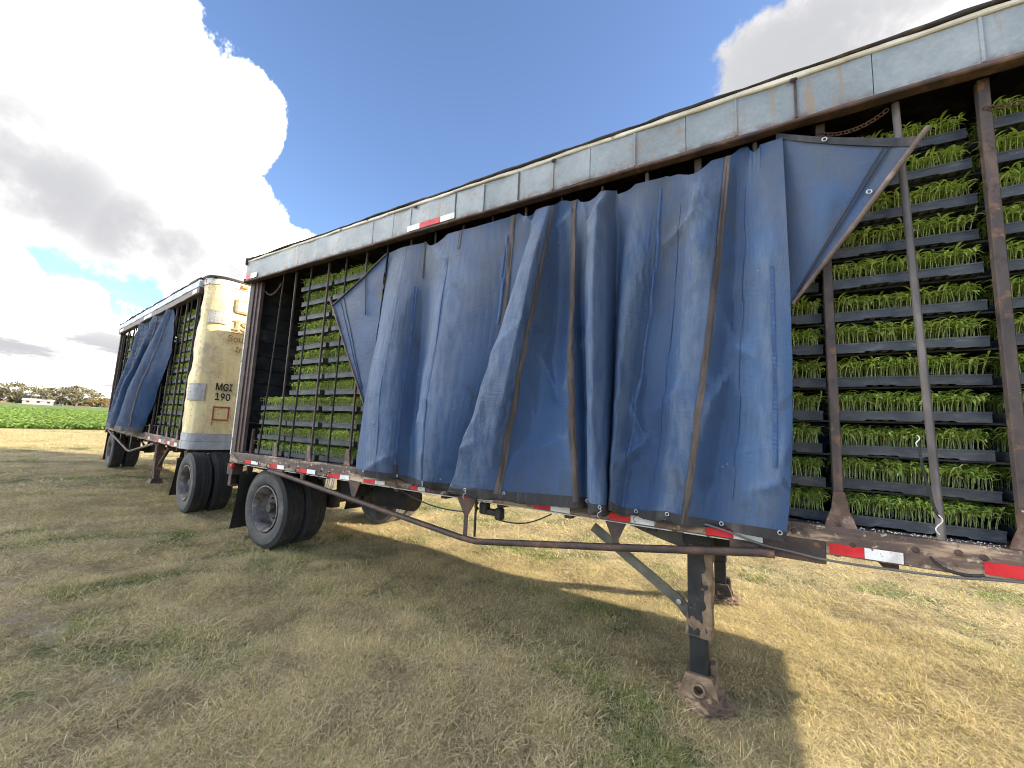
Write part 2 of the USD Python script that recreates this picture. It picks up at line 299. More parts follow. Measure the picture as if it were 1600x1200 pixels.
def tarp_material(name, dust=.85, dim=1., spec=.5, rough=.31):
    g = Graph(); co = g.add('texture_coordinate') + '.object'
    n = g.noise(g.mapv(co, (1., 1., .45)), 1.5, 7, .6, .5)
    c = g.ramp(n, [(.25, (.013, .040, .104)), (.5, (.022, .065, .160)), (.75, (.040, .098, .215))])
    z = g.add('separate_xyz', vector=co) + '.z'
    up = g.smooth(z, 1.7, 3.7)
    m = g.noise(g.mapv(co, (2.2, 2.2, 1.)), 1.6, 8, .65, .8)
    d = g.math('multiply', g.math('multiply_add', up, .82, .08), g.smooth(m, .30, .68))
    c = g.mix(g.math('multiply', d, dust), c, (.062, .070, .082))
    fine = g.noise(g.mapv(co, (26., 26., 3.)), 3., 6, .7)
    c = g.mix(g.math('multiply', g.smooth(fine, .52, .75), .20), c, (.11, .14, .19))
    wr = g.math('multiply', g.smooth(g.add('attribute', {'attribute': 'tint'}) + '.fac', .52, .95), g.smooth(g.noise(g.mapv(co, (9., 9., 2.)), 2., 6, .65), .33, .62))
    c = g.mix(g.math('multiply', wr, .42), c, (.13, .175, .24))  # fold ridges paled: light on the folds put into the colour, over rubbed wear
    hemd = g.math('multiply', g.smooth(z, 1.62, 1.18), g.smooth(g.noise(g.mapv(co, (1., 1., .6)), 5., 8, .7), .42, .66))
    c = g.mix(g.math('multiply', hemd, .5), c, (.045, .048, .055))
    dk = g.noise(co, 2.8, 8, .7, .6)
    c = g.mix(g.math('multiply', g.smooth(dk, .57, .72), .55), c, (.020, .025, .036))
    # scuffs and small pale flecks
    fl = g.noise(co, 26., 3, .6)
    c = g.mix(g.math('multiply', g.smooth(fl, .735, .77), .6), c, (.5, .52, .55))
    w1 = g.add('wave_texture', {'wave_type': 'bands', 'bands_direction': 'z', 'scale': 105., 'distortion': .6}, vector=co) + '.fac'
    w2 = g.add('wave_texture', {'wave_type': 'bands', 'bands_direction': 'x', 'scale': 105., 'distortion': .6}, vector=co) + '.fac'
    hh = g.math('add', g.math('multiply', w1, .22), g.math('multiply', w2, .22))
    hh = g.math('add', hh, g.math('multiply', g.noise(g.mapv(co, (1., 1., 2.6)), 16., 6, .6), 1.1))
    rg = g.add('noise_texture', {'type': 'ridged_multifractal', 'scale': 3.4, 'detail': 3., 'roughness': .5, 'distortion': .6, 'offset': 1., 'gain': 1.6}, vector=g.mapv(co, (1.2, 1.2, 1.7))) + '.fac'
    hh = g.math('add', hh, g.math('multiply', rg, .75))
    b = g.add('bump', {'strength': .40, 'distance': .016}, height=hh) + '.normal'
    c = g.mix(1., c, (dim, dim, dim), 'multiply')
    p = g.add('principled_bsdf', {'specular_ior_level': spec, 'sheen_weight': .03}, base_color=c, normal=b, roughness=g.math('multiply_add', m, .25, rough))
    return g.make(name, p + '.BSDF')
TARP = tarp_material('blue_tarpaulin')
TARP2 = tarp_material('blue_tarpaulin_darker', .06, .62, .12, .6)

def tinted(name, stops, trans=.3, rough=.5, rnd=.25, spec=.35):
    """plant matter coloured by the per-blade tint"""
    g = Graph(); t = g.add('attribute', {'attribute': 'tint'}) + '.fac'
    c = g.ramp(t, stops)
    r = g.add('object_info') + '.random'
    br = g.math('multiply_add', r, 2 * rnd, 1 - rnd)
    c = g.mix(1., c, g.add('combine_xyz', x=br, y=br, z=br) + '.vector', 'multiply')
    p = g.add('principled_bsdf', {'roughness': rough, 'specular_ior_level': spec}, base_color=c) + '.BSDF'
    tr = g.add('translucent_bsdf', color=g.mix(1., c, (1.3, 1.25, .7), 'multiply')) + '.BSDF'
    m = g.add('mix_closure', {'fac': trans}, closure1=p, closure2=tr) + '.closure'
    return g.make(name, m)
# tint 0..1: stem base, stem, leaf dark, leaf bright
SEEDM = tinted('pepper_seedling', [(0, (.60, .65, .32)), (.25, (.54, .63, .25)), (.4, (.24, .37, .075)), (.7, (.41, .55, .12)), (1, (.64, .74, .25))], .36, .42, .12, .5)
GRASSM = tinted('mown_grass', [(0, (.10, .074, .050)), (.25, (.28, .215, .125)), (.5, (.56, .46, .265)), (.66, (.82, .71, .46)), (.74, (.46, .46, .17)), (.88, (.21, .27, .075)), (1, (.14, .21, .05))], .28, .7, .22, .2)
CROPM = tinted('crop_leaf', [(0, (.055, .10, .016)), (.5, (.105, .175, .030)), (1, (.20, .30, .065))], .28, .45, .2, .4)
OAKM = tinted('oak_leaf', [(0, (.09, .090, .055)), (.5, (.17, .16, .095)), (1, (.30, .265, .165))], .2, .7, .0, .2)
BUSHM = tinted('autumn_leaf', [(0, (.12, .075, .025)), (.5, (.20, .14, .045)), (1, (.26, .21, .07))], .2, .7, .0, .2)
BARK = plain('oak_bark', (.12, .10, .085), .9)
WOODSM = tinted('far_foliage', [(0, (.040, .050, .030)), (1, (.085, .095, .06))], .1, .8, .0, .1)

def ground_material():
    g = Graph(); P = g.add('geometry') + '.position'
    gr = g.add('attribute', {'attribute': 'green'}) + '.fac'
    ba = g.add('attribute', {'attribute': 'bare'}) + '.fac'
    n = g.noise(P, 1.3, 8, .62, .3); n2 = g.noise(P, 26., 8, .72); n3 = g.noise(g.mapv(P, (1, 1, 1)), 120., 4, .7)
    m = g.math('multiply_add', n2, .6, g.math('multiply', n3, .4))
    straw = g.ramp(m, [(.28, (.085, .062, .040)), (.45, (.25, .192, .108)), (.58, (.48, .39, .225)), (.8, (.64, .54, .33))])
    green = g.ramp(m, [(.25, (.040, .045, .018)), (.5, (.095, .115, .035)), (.75, (.19, .20, .07))])
    f = g.smooth(g.math('multiply_add', g.math('subtract', n, .5), .9, gr), .25, .75)
    c = g.mix(f, straw, green)
    fx = g.smooth(g.add('separate_xyz', vector=P) + '.x', -20., -30.)
    c = g.mix(fx, c, g.mix(1., c, (.86, .74, .58), 'multiply'))
    sand = g.ramp(n2, [(.2, (.22, .175, .125)), (.5, (.40, .33, .25)), (.7, (.56, .48, .37))])
    c = g.mix(g.smooth(g.math('multiply_add', g.math('subtract', n, .5), .8, ba), .35, .65), c, sand)
    h = g.math('add', g.math('multiply', n2, .7), g.math('multiply', n3, .3))
    b = g.add('bump', {'strength': .8, 'distance': .04}, height=h) + '.normal'
    p = g.add('principled_bsdf', {'roughness': .95, 'specular_ior_level': .1}, base_color=c, normal=b)
    return g.make('dry_lawn', p + '.BSDF')
GROUND = ground_material()
def field_material():
    g = Graph(); P = g.add('geometry') + '.position'
    a = g.noise(P, 1.6, 8, .7); b2 = g.noise(P, .09, 4, .5)
    c = g.ramp(a, [(.3, (.055, .10, .018)), (.5, (.10, .165, .032)), (.7, (.17, .25, .058))])
    c = g.mix(g.math('multiply', g.smooth(b2, .45, .7), .4), c, (.16, .22, .06))
    b = g.add('bump', {'strength': 1., 'distance': .35}, height=a) + '.normal'
    p = g.add('principled_bsdf', {'roughness': .7, 'specular_ior_level': .25}, base_color=c, normal=b)
    return g.make('crop_rows', p + '.BSDF')
FIELDM = field_material()

# ------------------------------------------------------------------ ground
def patches(x, y):
    """green regrowth and bare sand of the lawn, 0..1"""
    q = np.stack([x, y, np.zeros_like(x)], 1)
    a = N(q * .55 + 7.3); b = N(q * 1.9 + 3.1)
    gsum = np.clip(.20 + 1.4 * a + .9 * b, 0, 1)
    # greener band in the trailer's lee and along the right foreground
    gsum += .30 * np.exp(-((x + 1.3) / 2.2) ** 2 - ((y - 3.7) / .8) ** 2) + .35 * np.exp(-((x + .9) / .5) ** 2 - ((y - 2.7) / .5) ** 2)
    gsum += .25 * np.exp(-((x + 7.5) / 3.) ** 2 - ((y - 1.7) / .7) ** 2)
    bare = .85 * np.exp(-((x + 7.5) / 4.) ** 2 - ((y - .95 - .05 * (x + 6.5)) / .24) ** 2) + .35 * np.exp(-((x + 3.1) / .5) ** 2 - ((y - 1.) / .25) ** 2)
    bare = bare * np.clip(.55 + 2.4 * b, 0, 1.3)
    far = np.clip((-x - 22) / 8, 0, 1) * (x < -20)
    return np.clip(gsum * (1 - .75 * far), 0, 1), np.clip(bare, 0, 1)
def height(x, y):
    q = np.stack([x, y, np.zeros_like(x)], 1); r = np.hypot(x, y)
    return (.03 * N(q * .5) + .014 * N(q * 2.7 + 5)) * np.clip(1.3 - r / 22, 0, 1)
rad = np.concatenate([[0], np.geomspace(.4, 60, 210), np.geomspace(66, 3000, 26)])
na = 420; an = np.arange(na) * 2 * np.pi / na
gx = (rad[:, None] * np.cos(an)).ravel(); gy = (rad[:, None] * np.sin(an)).ravel()
gv = np.stack([gx, gy, height(gx, gy)], 1)
i, j = np.meshgrid(np.arange(len(rad) - 1), np.arange(na), indexing='ij'); j2 = (j + 1) % na
gf = np.stack([i * na + j, (i + 1) * na + j, (i + 1) * na + j2, i * na + j2], -1).reshape(-1, 4)
gm = usdkit.mesh(stage, '/World/ground', (gv, gf), GROUND, smooth=True)
pg, pb = patches(gx, gy)
for nm, arr in (('green', pg), ('bare', pb)):
    UsdGeom.PrimvarsAPI(gm).CreatePrimvar(nm, Sdf.ValueTypeNames.FloatArray, 'vertex').Set(Vt.FloatArray.FromNumpy(arr.astype(np.float32)))
tag(gm.GetPrim(), kind='structure', label='mown lawn of dry straw and green grass')
def sheet(name, x0, x1, y0, y1, z, mat, nx=2, ny=2):
    xs, ys = np.linspace(x0, x1, nx), np.linspace(y0, y1, ny); X, Y = np.meshgrid(xs, ys, indexing='ij')
    v = np.stack([X.ravel(), Y.ravel(), np.full(X.size, z)], 1)
    f = [(a * ny + b, (a + 1) * ny + b, (a + 1) * ny + b + 1, a * ny + b + 1) for a in range(nx - 1) for b in range(ny - 1)]
    m = usdkit.mesh(stage, '/World/' + name, (v, np.array(f)), mat); return tag(m.GetPrim(), kind='structure')
sheet('crop_field', -335, -39.3, -160, 320, .012, FIELDM)

# ------------------------------------------------------------------ grass blades
rng = np.random.default_rng(11)
def blade(mb, x, y, h, w, lean, az, tint, curl):
    d = np.array([math.cos(az), math.sin(az), 0]); s = np.array([-d[1], d[0], 0]); P = []
    for k, t in enumerate((0, .5, 1.)):
        off = lean * t + curl * t * t
        P.append(np.array([x, y, 0]) + d * off * h + np.array([0, 0, h * t * (1 - .35 * (lean + curl * t) * t)]))
    v = [P[0] - s * w / 2, P[0] + s * w / 2, P[1] - s * w * .4, P[1] + s * w * .4, P[2]]
    mb.add(v, [(0, 1, 3), (0, 3, 2), (2, 3, 4)], [max(0, tint - .18)] * 2 + [tint] * 2 + [min(tint + .03, 1.) if tint < .6 else tint])
def tuft(kind, n, R, wid=.0030, tall=1.):
    mb = MB()
    for _ in range(n):
        r = R * math.sqrt(rng.random()); a = rng.random() * 6.283
        if kind == 'dry': tint = rng.choice([.30, .42, .52, .62, .73, .80], p=[.16, .13, .18, .25, .16, .12])
        if kind == 'pale': tint = rng.choice([.45, .56, .62, .66, .68])
        elif kind == 'brown': tint = rng.choice([.14, .24, .32, .42, .55], p=[.2, .25, .25, .2, .1])
        if kind == 'mix': tint = rng.choice([.32, .46, .58, .76, .88, .97], p=[.15, .20, .16, .15, .22, .12])
        elif kind == 'green': tint = rng.choice([.45, .76, .86, .93, 1.], p=[.12, .16, .26, .26, .20])
        h = rng.uniform(.014, .042) * (1.2 if kind == 'green' else 1.) * tall
        if kind != 'green' and rng.random() < .07: h, tint = rng.uniform(.045, .070), rng.choice([.6, .66])
        lean, curl = (rng.uniform(.3, 2.2), rng.uniform(-.3, .9)) if kind != 'green' else (rng.uniform(.1, .9), rng.uniform(.0, .8))
        blade(mb, r * math.cos(a), r * math.sin(a), h, wid * rng.uniform(.7, 1.3), lean, rng.random() * 6.283, float(tint) + rng.uniform(-.03, .03), curl)
    return mb
def instancer(name, protos, pos, idx, scale, yaw, **meta):
    pi = UsdGeom.PointInstancer.Define(stage, '/World/' + name)
    paths = []
    for k, (mb, mat) in enumerate(protos):
        p = f'/World/{name}/tuft_{k + 1:03d}'; mb.build('tuft', mat, tint=True, path=p); paths.append(p)
    pi.CreatePrototypesRel().SetTargets([Sdf.Path(p) for p in paths])
    pi.CreateProtoIndicesAttr(Vt.IntArray.FromNumpy(np.asarray(idx, np.int32)))
    pi.CreatePositionsAttr(Vt.Vec3fArray.FromNumpy(np.asarray(pos, np.float32)))
    pi.CreateScalesAttr(Vt.Vec3fArray.FromNumpy(np.asarray(scale, np.float32)))
    q = np.zeros((len(pos), 4), np.float32); q[:, 0] = np.cos(yaw / 2); q[:, 3] = np.sin(yaw / 2)
    pi.CreateOrientationsAttr(Vt.QuathArray([Gf.Quath(float(a), 0, 0, float(b)) for a, b in zip(q[:, 0], q[:, 3])]))
    tag(pi.GetPrim(), kind='stuff', **meta)
protos = [(tuft('pale', 60, .085, .0022, 1.15), GRASSM), (tuft('dry', 74, .09, .0024), GRASSM), (tuft('dry', 74, .09, .0024), GRASSM), (tuft('brown', 70, .09, .0024, .85), GRASSM)] + [(tuft('mix', 66, .085, .0025), GRASSM) for _ in range(3)] + [(tuft('green', 52, .075, .0029), GRASSM) for _ in range(3)]
pos, idx, sc = [], [], []
heading = math.atan2(FW[1], FW[0])
for r0, r1, dens, s in ((.7, 3., 520, 1.0), (3., 6., 290, 1.2), (6., 12., 72, 1.8), (12., 26., 16, 2.9)):
    n = int(dens * 1.15 * (r1 * r1 - r0 * r0))
    r = np.sqrt(rng.uniform(r0 * r0, r1 * r1, n)); a = heading + rng.uniform(-1.15, 1.15, n)
    x, y = r * np.cos(a), r * np.sin(a); g_, b_ = patches(x, y)
    keep = rng.random(n) > b_ * .95 - .05
    x, y, g_ = x[keep], y[keep], g_[keep]
    pgreen = np.clip((g_ - .62) * .9, 0, .34); pmix = np.clip((g_ - .15) * .75, 0, .45)
    u = rng.random(len(x)); k = np.where(u < pgreen, 7 + rng.integers(0, 3, len(x)), np.where(u < pgreen + pmix, 4 + rng.integers(0, 3, len(x)), np.clip(1.5 + 2.6 * N(np.stack([x * 2.3, y * 2.3, x * 0 + 8], 1)) + 1.6 * N(np.stack([x * 7, y * 7, x * 0 + 4], 1)) + rng.normal(0, .7, len(x)), 0, 3).round().astype(int)))
    pos.append(np.stack([x, y, height(x, y) - .004], 1)); idx.append(k)
    f = rng.uniform(.7, 1.3, len(x)) * (1 + .45 * N(np.stack([x * 4, y * 4, x * 0 + 1], 1))); sc.append(np.stack([s * f, s * f, (1 + .35 * (s - 1)) * f * np.where(k >= 7, 1.15, 1.)], 1))
n = 9000; r = np.sqrt(rng.uniform(24 ** 2, 39.5 ** 2, n)); a = heading + rng.uniform(.45, 1.2, n); x, y = r * np.cos(a), r * np.sin(a); m_ = x > -39.2; x, y = x[m_], y[m_]
pos.append(np.stack([x, y, height(x, y) - .004], 1)); idx.append(rng.integers(0, 4, len(x))); f = rng.uniform(.8, 1.3, len(x)); sc.append(np.stack([3.8 * f, 3.8 * f, 1.7 * f], 1))
pos, idx, sc = np.vstack(pos), np.concatenate(idx), np.vstack(sc)
instancer('lawn_grass', protos, pos, idx, sc, rng.uniform(0, 6.283, len(pos)), label='short mown grass, mostly dry straw with green patches', category='grass')

# crop plants beyond the lawn
def leafy(n, R, H, L):
    mb = MB()
    for _ in range(n):
        a = rng.random() * 6.283; r = R * math.sqrt(rng.random()); z = H * (1 - (r / R) ** 2 * .6) * rng.uniform(.35, 1.)
        c = np.array([r * math.cos(a), r * math.sin(a), z]); az = a + rng.normal(0, .7); el = rng.uniform(-.5, .5)
        d = np.array([math.cos(az) * math.cos(el), math.sin(az) * math.cos(el), math.sin(el)]); s = np.array([-math.sin(az), math.cos(az), rng.normal(0, .3)])
        l = L * rng.uniform(.6, 1.2)
        mb.add([c, c + d * l * .5 + s * l * .33, c + d * l - np.array([0, 0, .25 * l]), c + d * l * .5 - s * l * .33], [(0, 1, 2, 3)], float(np.clip(.25 + .75 * z / H + rng.normal(0, .15), 0, 1)))
    return mb
cp = [(leafy(60, .34, .48, .21), CROPM) for _ in range(4)]
P_ = []
for row in np.arange(-39.8, -120, -.75):
    ymin, ymax = -row * .02 - 4, -row * .42 + 4
    st = .5 + (-row - 39) * .004
    ys = np.arange(ymin, ymax, st); ys = ys + rng.normal(0, .12, len(ys)); P_.append(np.stack([row + rng.normal(0, .1, len(ys)), ys, np.full(len(ys), .0)], 1))
P_ = np.vstack(P_); s_ = rng.uniform(.75, 1.25, len(P_)) * (1 + (-P_[:, 0] - 39) * .003)
instancer('crop_plants', cp, P_, rng.integers(0, 4, len(P_)), np.stack([s_] * 3, 1), rng.uniform(0, 6.283, len(P_)), label='rows of leafy bright green vegetable plants beyond the lawn', category='crop')

# ------------------------------------------------------------------ far trees, woods, farm building
def tree(name, label, x, y, H, R, mat, n=2600, leaf=.55, trunk=True, spread=1., cat='tree', group=None):
    t = thing(name, label, cat, (x, y, 0), group=group)
    if trunk:
        tb = MB(); tb.tube([(0, 0, -.2), (.1, 0, H * .14), (.0, .1, H * .26)], [H * .055, H * .042, H * .036], 8)
        limbs = []
        for k in range(9):
            a = k * 2.4 + rng.normal(0, .3); L = R * rng.uniform(.55, .95); z1 = H * rng.uniform(.42, .82)
            p0 = np.array([0, .05, H * .22]); p2 = np.array([L * math.cos(a), L * math.sin(a), z1]); p1 = (p0 + p2) / 2 + np.array([0, 0, -.06 * H])
            tb.tube([p0, p1, p2], [H * .024, H * .014, H * .006], 6, cap=False); limbs.append(p2)
        tb.build('trunk', BARK, t, smooth=True)
    c = MB(); cl = []
    for _ in range(60):
        a = rng.random() * 6.283; el = rng.random() ** .8; rr = R * math.sqrt(rng.random()) * spread
        dome = H * (.30 + .62 * math.sqrt(max(0, 1 - (rr / (R * 1.08)) ** 2)) * rng.uniform(.62, 1.02))
        cl.append((rr * math.cos(a), rr * math.sin(a), max(H * .2, dome) if rng.random() < .62 else rng.uniform(.18, .6) * H, R * rng.uniform(.13, .24)))
    for _ in range(n):
        cx, cy, cz, cr = cl[rng.integers(len(cl))]; v = rng.normal(0, 1, 3); v = v / np.linalg.norm(v) * cr * rng.random() ** .4; v[2] *= .62
        p = np.array([cx, cy, cz]) + v; a1, a2 = rng.normal(0, 1, 3), rng.normal(0, 1, 3); a1 /= np.linalg.norm(a1); a2 -= a1 * (a1 @ a2); a2 /= np.linalg.norm(a2)
        l = leaf * rng.uniform(.5, 1.2)
        c.add([p - a1 * l, p - a2 * l * .6, p + a1 * l, p + a2 * l * .6], [(0, 1, 2, 3)], float(np.clip(.5 + rng.normal(0, .28), 0, 1)))
    c.build('crown', mat, t, tint=True)
    return t
OG = 'oaks beyond the crop field'
tree('oak_tree', 'spreading oak at the left edge of the picture, partly cut off', -400, 44, 12.6, 10, OAKM)
tree('oak_tree', 'broad rounded oak left of the white farm buildings', -391, 57.5, 14.2, 13, OAKM, 3400)
tree('oak_tree', 'tall airy oak rising behind the white farm buildings', -372, 70.5, 13., 9.5, OAKM, 1900)
tree('oak_tree', 'widest open oak right of the white farm buildings', -362, 77, 13.6, 11.5, OAKM, 2600)
tree('shrub', 'orange-green shrub at the field edge beside the far trailer', -346, 83.5, 6.2, 5.5, BUSHM, 900, .4, False, cat='shrub')
wb = MB()
for _ in range(15000):
    al = math.radians(rng.uniform(-25, 80)); R_ = rng.uniform(470, 520); z = rng.random() ** .8 * (8 + 3.5 * math.sin(al * 23) + 2. * math.sin(al * 61))
    p = np.array([-R_ * math.cos(al), R_ * math.sin(al), z]); a1 = rng.normal(0, 1, 3); a2 = rng.normal(0, 1, 3); a1 /= np.linalg.norm(a1); a2 /= np.linalg.norm(a2)
    wb.add([p - a1 * 1.6, p - a2 * 1.4, p + a1 * 1.6, p + a2 * 1.4], [(0, 1, 2, 3)], rng.random())
tag(wb.build('far_woods', WOODSM, tint=True), kind='stuff', label='low dark line of far woods behind the oaks', category='woods')
def farm_building(label, x, y, yaw, L, W, h, rise, wall, group=None):
    t = thing('farm_building', label, 'building', (x, y, 0), (0, 0, yaw))
    MB().prism([(-W / 2, 0), (W / 2, 0), (W / 2, h), (0, h + rise - .05), (-W / 2, h)], 'x', -L / 2, L / 2).build('wall', wall, t)
    r = MB()
    for s in (-1, 1): r.hull([(xx, s * yy, zz + dz) for xx in (-L / 2 - .4, L / 2 + .4) for yy, zz in ((0, h + rise + .03), (W / 2 + .5, h - .12)) for dz in (.0, .12)])
    r.build('roof', WHITEBUILD, t)
    for k in range(3): MB().box(W * 0 - L / 2 + (k + .5) * L / 3 - .6, -L / 2 + (k + .5) * L / 3 + .6, -W / 2 - .03, -W / 2 + .02, 1., 2.1).build('window', DARKSTEEL, t)
    for s in (-1, 1): MB().box(s * (L / 2 + .01) - .03, s * (L / 2 + .01) + .03, -1., 1., .02, 2.3).build('door', DARKSTEEL, t)
farm_building('low grey-walled farm building with white roof, between the oaks', -366, 62.2, 78, 12, 8, 2.3, 1.0, GREYBUILD)
farm_building('brighter white farm building just right of the grey-walled one', -372, 69., 70, 8, 7, 2.6, 1.1, WHITEBUILD)

# ------------------------------------------------------------------ wheels
def tyre_profile(R=.51):
    p = [(.295, -.10), (.33, -.125), (.40, -.138), (.455, -.132), (.485, -.118)]
    w = [-.112, -.072, -.064, -.034, -.026, .026, .034, .064, .072, .112]
    lev = [R - .006, R, R - .012, R - .012, R, R, R - .012, R - .012, R, R - .006]
    p2 = [(R - .004, -.112), (R, -.074), (R - .012, -.072), (R - .012, -.064), (R, -.062), (R, -.036), (R - .012, -.034), (R - .012, -.026), (R, -.024), (R, .024), (R - .012, .026), (R - .012, .034), (R, .036), (R, .062), (R - .012, .064), (R - .012, .072), (R, .074), (R - .004, .112)]
    q = [(a, -b) for a, b in p[::-1]]
    return p + p2 + q
RIM_OUT = [(.300, -.118), (.298, -.128), (.287, -.130), (.280, -.110), (.262, -.090), (.250, -.03), (.246, .055), (.20, .062), (.135, .060), (.135, .072), (.21, .074), (.258, .068), (.270, .05), (.272, -.07), (.292, -.10)]
RIM_IN = [(.300, -.118), (.298, -.128), (.287, -.130), (.280, -.110), (.262, -.090), (.250, -.06), (.246, -.05), (.20, -.055), (.135, -.055), (.135, -.043), (.21, -.041), (.258, -.045), (.270, -.03), (.272, .09), (.298, .118), (.300, -.10)]
def wheel(parent, x, y, R, facing, lug=True, label=None):
    """facing -1: the dish opens towards -y"""
    w = sub(parent, 'wheel', label)
    pr = tyre_profile()
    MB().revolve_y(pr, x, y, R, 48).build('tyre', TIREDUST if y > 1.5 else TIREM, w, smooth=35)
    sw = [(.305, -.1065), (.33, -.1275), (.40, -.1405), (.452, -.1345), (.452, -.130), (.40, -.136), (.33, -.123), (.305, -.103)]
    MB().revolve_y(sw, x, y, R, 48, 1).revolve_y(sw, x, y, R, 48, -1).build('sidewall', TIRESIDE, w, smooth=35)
    MB().revolve_y(RIM_OUT if lug else RIM_IN, x, y, R, 40, 1 if facing < 0 else -1).build('rim', RIMM, w, smooth=35)
    if lug:
        hub = [(.001, -.075), (.05, -.075), (.062, -.06), (.066, -.01), (.098, .0), (.105, .05), (.135, .06), (.135, .075), (.001, .075)]
        MB().revolve_y(hub, x, y, R, 24, 1 if facing < 0 else -1).build('hub', HUBM, w, smooth=35)
        for k in range(10):
            a = k * math.pi / 5; cx, cz = x + .165 * math.cos(a), R + .165 * math.sin(a); e = -facing
            MB().tube([(cx, y + e * .062, cz), (cx, y + e * .03, cz)], .014, 6).build('lug_nut', HUBM, w)
    return w

# ------------------------------------------------------------------ trailer pieces
def tri_gusset(parent, x, z0, top=.20, half=.074, y0=-.006, y1=.012):
    MB().prism([(x - half, z0), (x + half, z0), (x + half * .82, z0 + .045), (x + .040, z0 + .10), (x + .0255, z0 + top), (x - .0255, z0 + top), (x - .040, z0 + .10), (x - half * .82, z0 + .045)], 'y', y0, y1).build('gusset', GUSSET, parent)
def bracket(parent, x, ztop, w, zmid, wb, y0, y1, zbot=None):
    m = MB().prism([(x - wb / 2, zmid), (x + wb / 2, zmid), (x + w / 2, ztop), (x - w / 2, ztop)], 'y', y0, y1)
    if zbot is not None: m.box(x - wb / 2 + .002, x + wb / 2 - .002, y0 + .002, y1 - .002, zbot, zmid - .001)
    m.build('guard_bracket', RUST, parent)
def running_gear(t, x, W, R=.51, near=.03, lights=False):
    for yc, f, l in ((near + .14, -1, True), (near + .46, 1, False), (W - near - .46, -1, False), (W - near - .14, 1, True)):
        wheel(t, x, yc, R, f, l)
    MB().tube([(x, near + .22, R), (x, W - near - .22, R)], .062, 12).tube([(x, .80, R), (x, 1.0, R)], .11, 12).tube([(x, W - 1., R), (x, W - .80, R)], .11, 12).build('axle', DARKSTEEL, t, smooth=35)
    for y in (.80, W - .80):
        s = MB()
        for k in range(5): s.tube([(x - .5 + .07 * k, y, R + .20 - .03 * k + .02), (x, y, R + .09 - .013 * k), (x + .5 - .07 * k, y, R + .20 - .03 * k + .02)], [.02, .026, .02], 4)
        s.build('leaf_spring', DARKSTEEL, t)
        for dx in (-.52, .52): MB().hull([(x + dx + a, y + b, z) for a, b, z in ((-.07, -.04, 1.0), (.07, -.04, 1.0), (-.07, .04, 1.0), (.07, .04, 1.0), (-.03, -.04, R + .16), (.03, -.04, R + .16), (-.03, .04, R + .16), (.03, .04, R + .16))]).build('spring_hanger', DARKSTEEL, t)
        MB().tube([(x + .16, y + .17, R - .08), (x + .16, y + .17, R + .14)], .085, 14).build('brake_chamber', DARKSTEEL, t, smooth=35)
def under_frame(t, x0, x1, W, z0, z1):
    for y in (.78, W - .78):
        MB().box(x0, x1, y - .05, y + .05, z0, z0 + .012).box(x0, x1, y - .006, y + .006, z0 + .012, z1 - .01).build('chassis_beam', DARKSTEEL, t)
    n = int((x1 - x0) / .62)
    for k in range(n + 1):
        x = x0 + (x1 - x0) * k / n
        MB().box(x - .03, x + .03, .06, W - .06, z1 - .09, z1 - .004).build('cross_member', RUST, t)

# ---- trailer in front -------------------------------------------------------
AX, AY, TILT = -5.56, 3.03, -0.83
W, X0, X1 = 2.56, -.93, 8.2
A_LOC, A_ROT = (AX, AY, 0), (0, TILT, 0)
POSTS_A = [.188 + .727 * k for k in range(11)]
BED = BED; BEDZ = 1.2
A = thing('flatbed_trailer', 'rusty curtain-side trailer in front, galvanised top rail, stacked with seedling trays', 'trailer', A_LOC, A_ROT)
rng = np.random.default_rng(5)
# deck, side rails
MB().box(X0 + .02, X1, .012, W - .012, 1.09, 1.192).build('deck', BED, A)
def wavy_rail(x0, x1, y0, y1, z0, z1, n=90, amp=.004, seed=1):
    xs = np.linspace(x0, x1, n); q = np.stack([xs, np.full(n, seed * 3.7), np.zeros(n)], 1)
    a, b, c = N(q * 3.1) * amp * 2, N(q * 4.3 + 9) * amp * 2, N(q * 2.1 + 4) * amp * 2
    e = .007
    prof = lambda k: [(y0 + c[k], z0 + e + a[k]), (y0 + e + c[k], z0 + a[k]), (y1, z0 + a[k]), (y1, z1 + b[k]), (y0 + e + c[k], z1 + b[k]), (y0 + c[k], z1 - e + b[k])]
    V = np.array([[(xs[k], y, z) for y, z in prof(k)] for k in range(n)]); m = 6
    F = [(k * m + j, (k + 1) * m + j, (k + 1) * m + (j + 1) % m, k * m + (j + 1) % m) for k in range(n - 1) for j in range(m)]
    F += [(0, 1, 2, 3), (0, 3, 4, 5), ((n - 1) * m + 3, (n - 1) * m + 2, (n - 1) * m + 1, (n - 1) * m), ((n - 1) * m + 5, (n - 1) * m + 4, (n - 1) * m + 3, (n - 1) * m)]
    return MB().add(V.reshape(-1, 3), F)
wavy_rail(X0, X1, -.012, .05, 1.046, 1.2, seed=1).build('side_rail', BED, A, smooth=25)
wavy_rail(X0, X1, W - .05, W + .012, 1.046, 1.2, seed=2).build('side_rail', BED, A, smooth=25)
MB().box(X0 + .4, 6.0, -.004, .055, 1.036, 1.043).build('rail_trim', WHITEWORN, A)
MB().rbox(5.44, 5.93, -.020, -.002, .985, 1.115, .004).build('rail_patch_plate', RUST, A)
for x in (6.05, 6.31, 6.47, 6.56, 5.78, 4.2, 3.0, 1.2, .55, -.2):
    MB().revolve_y([(.001, -.008), (.012, -.006), (.016, 0), (.016, .02), (.001, .02)], x, -.014, 1.13 + .02 * math.sin(9 * x), 10).build('rail_bolt', RUST, A, smooth=40)
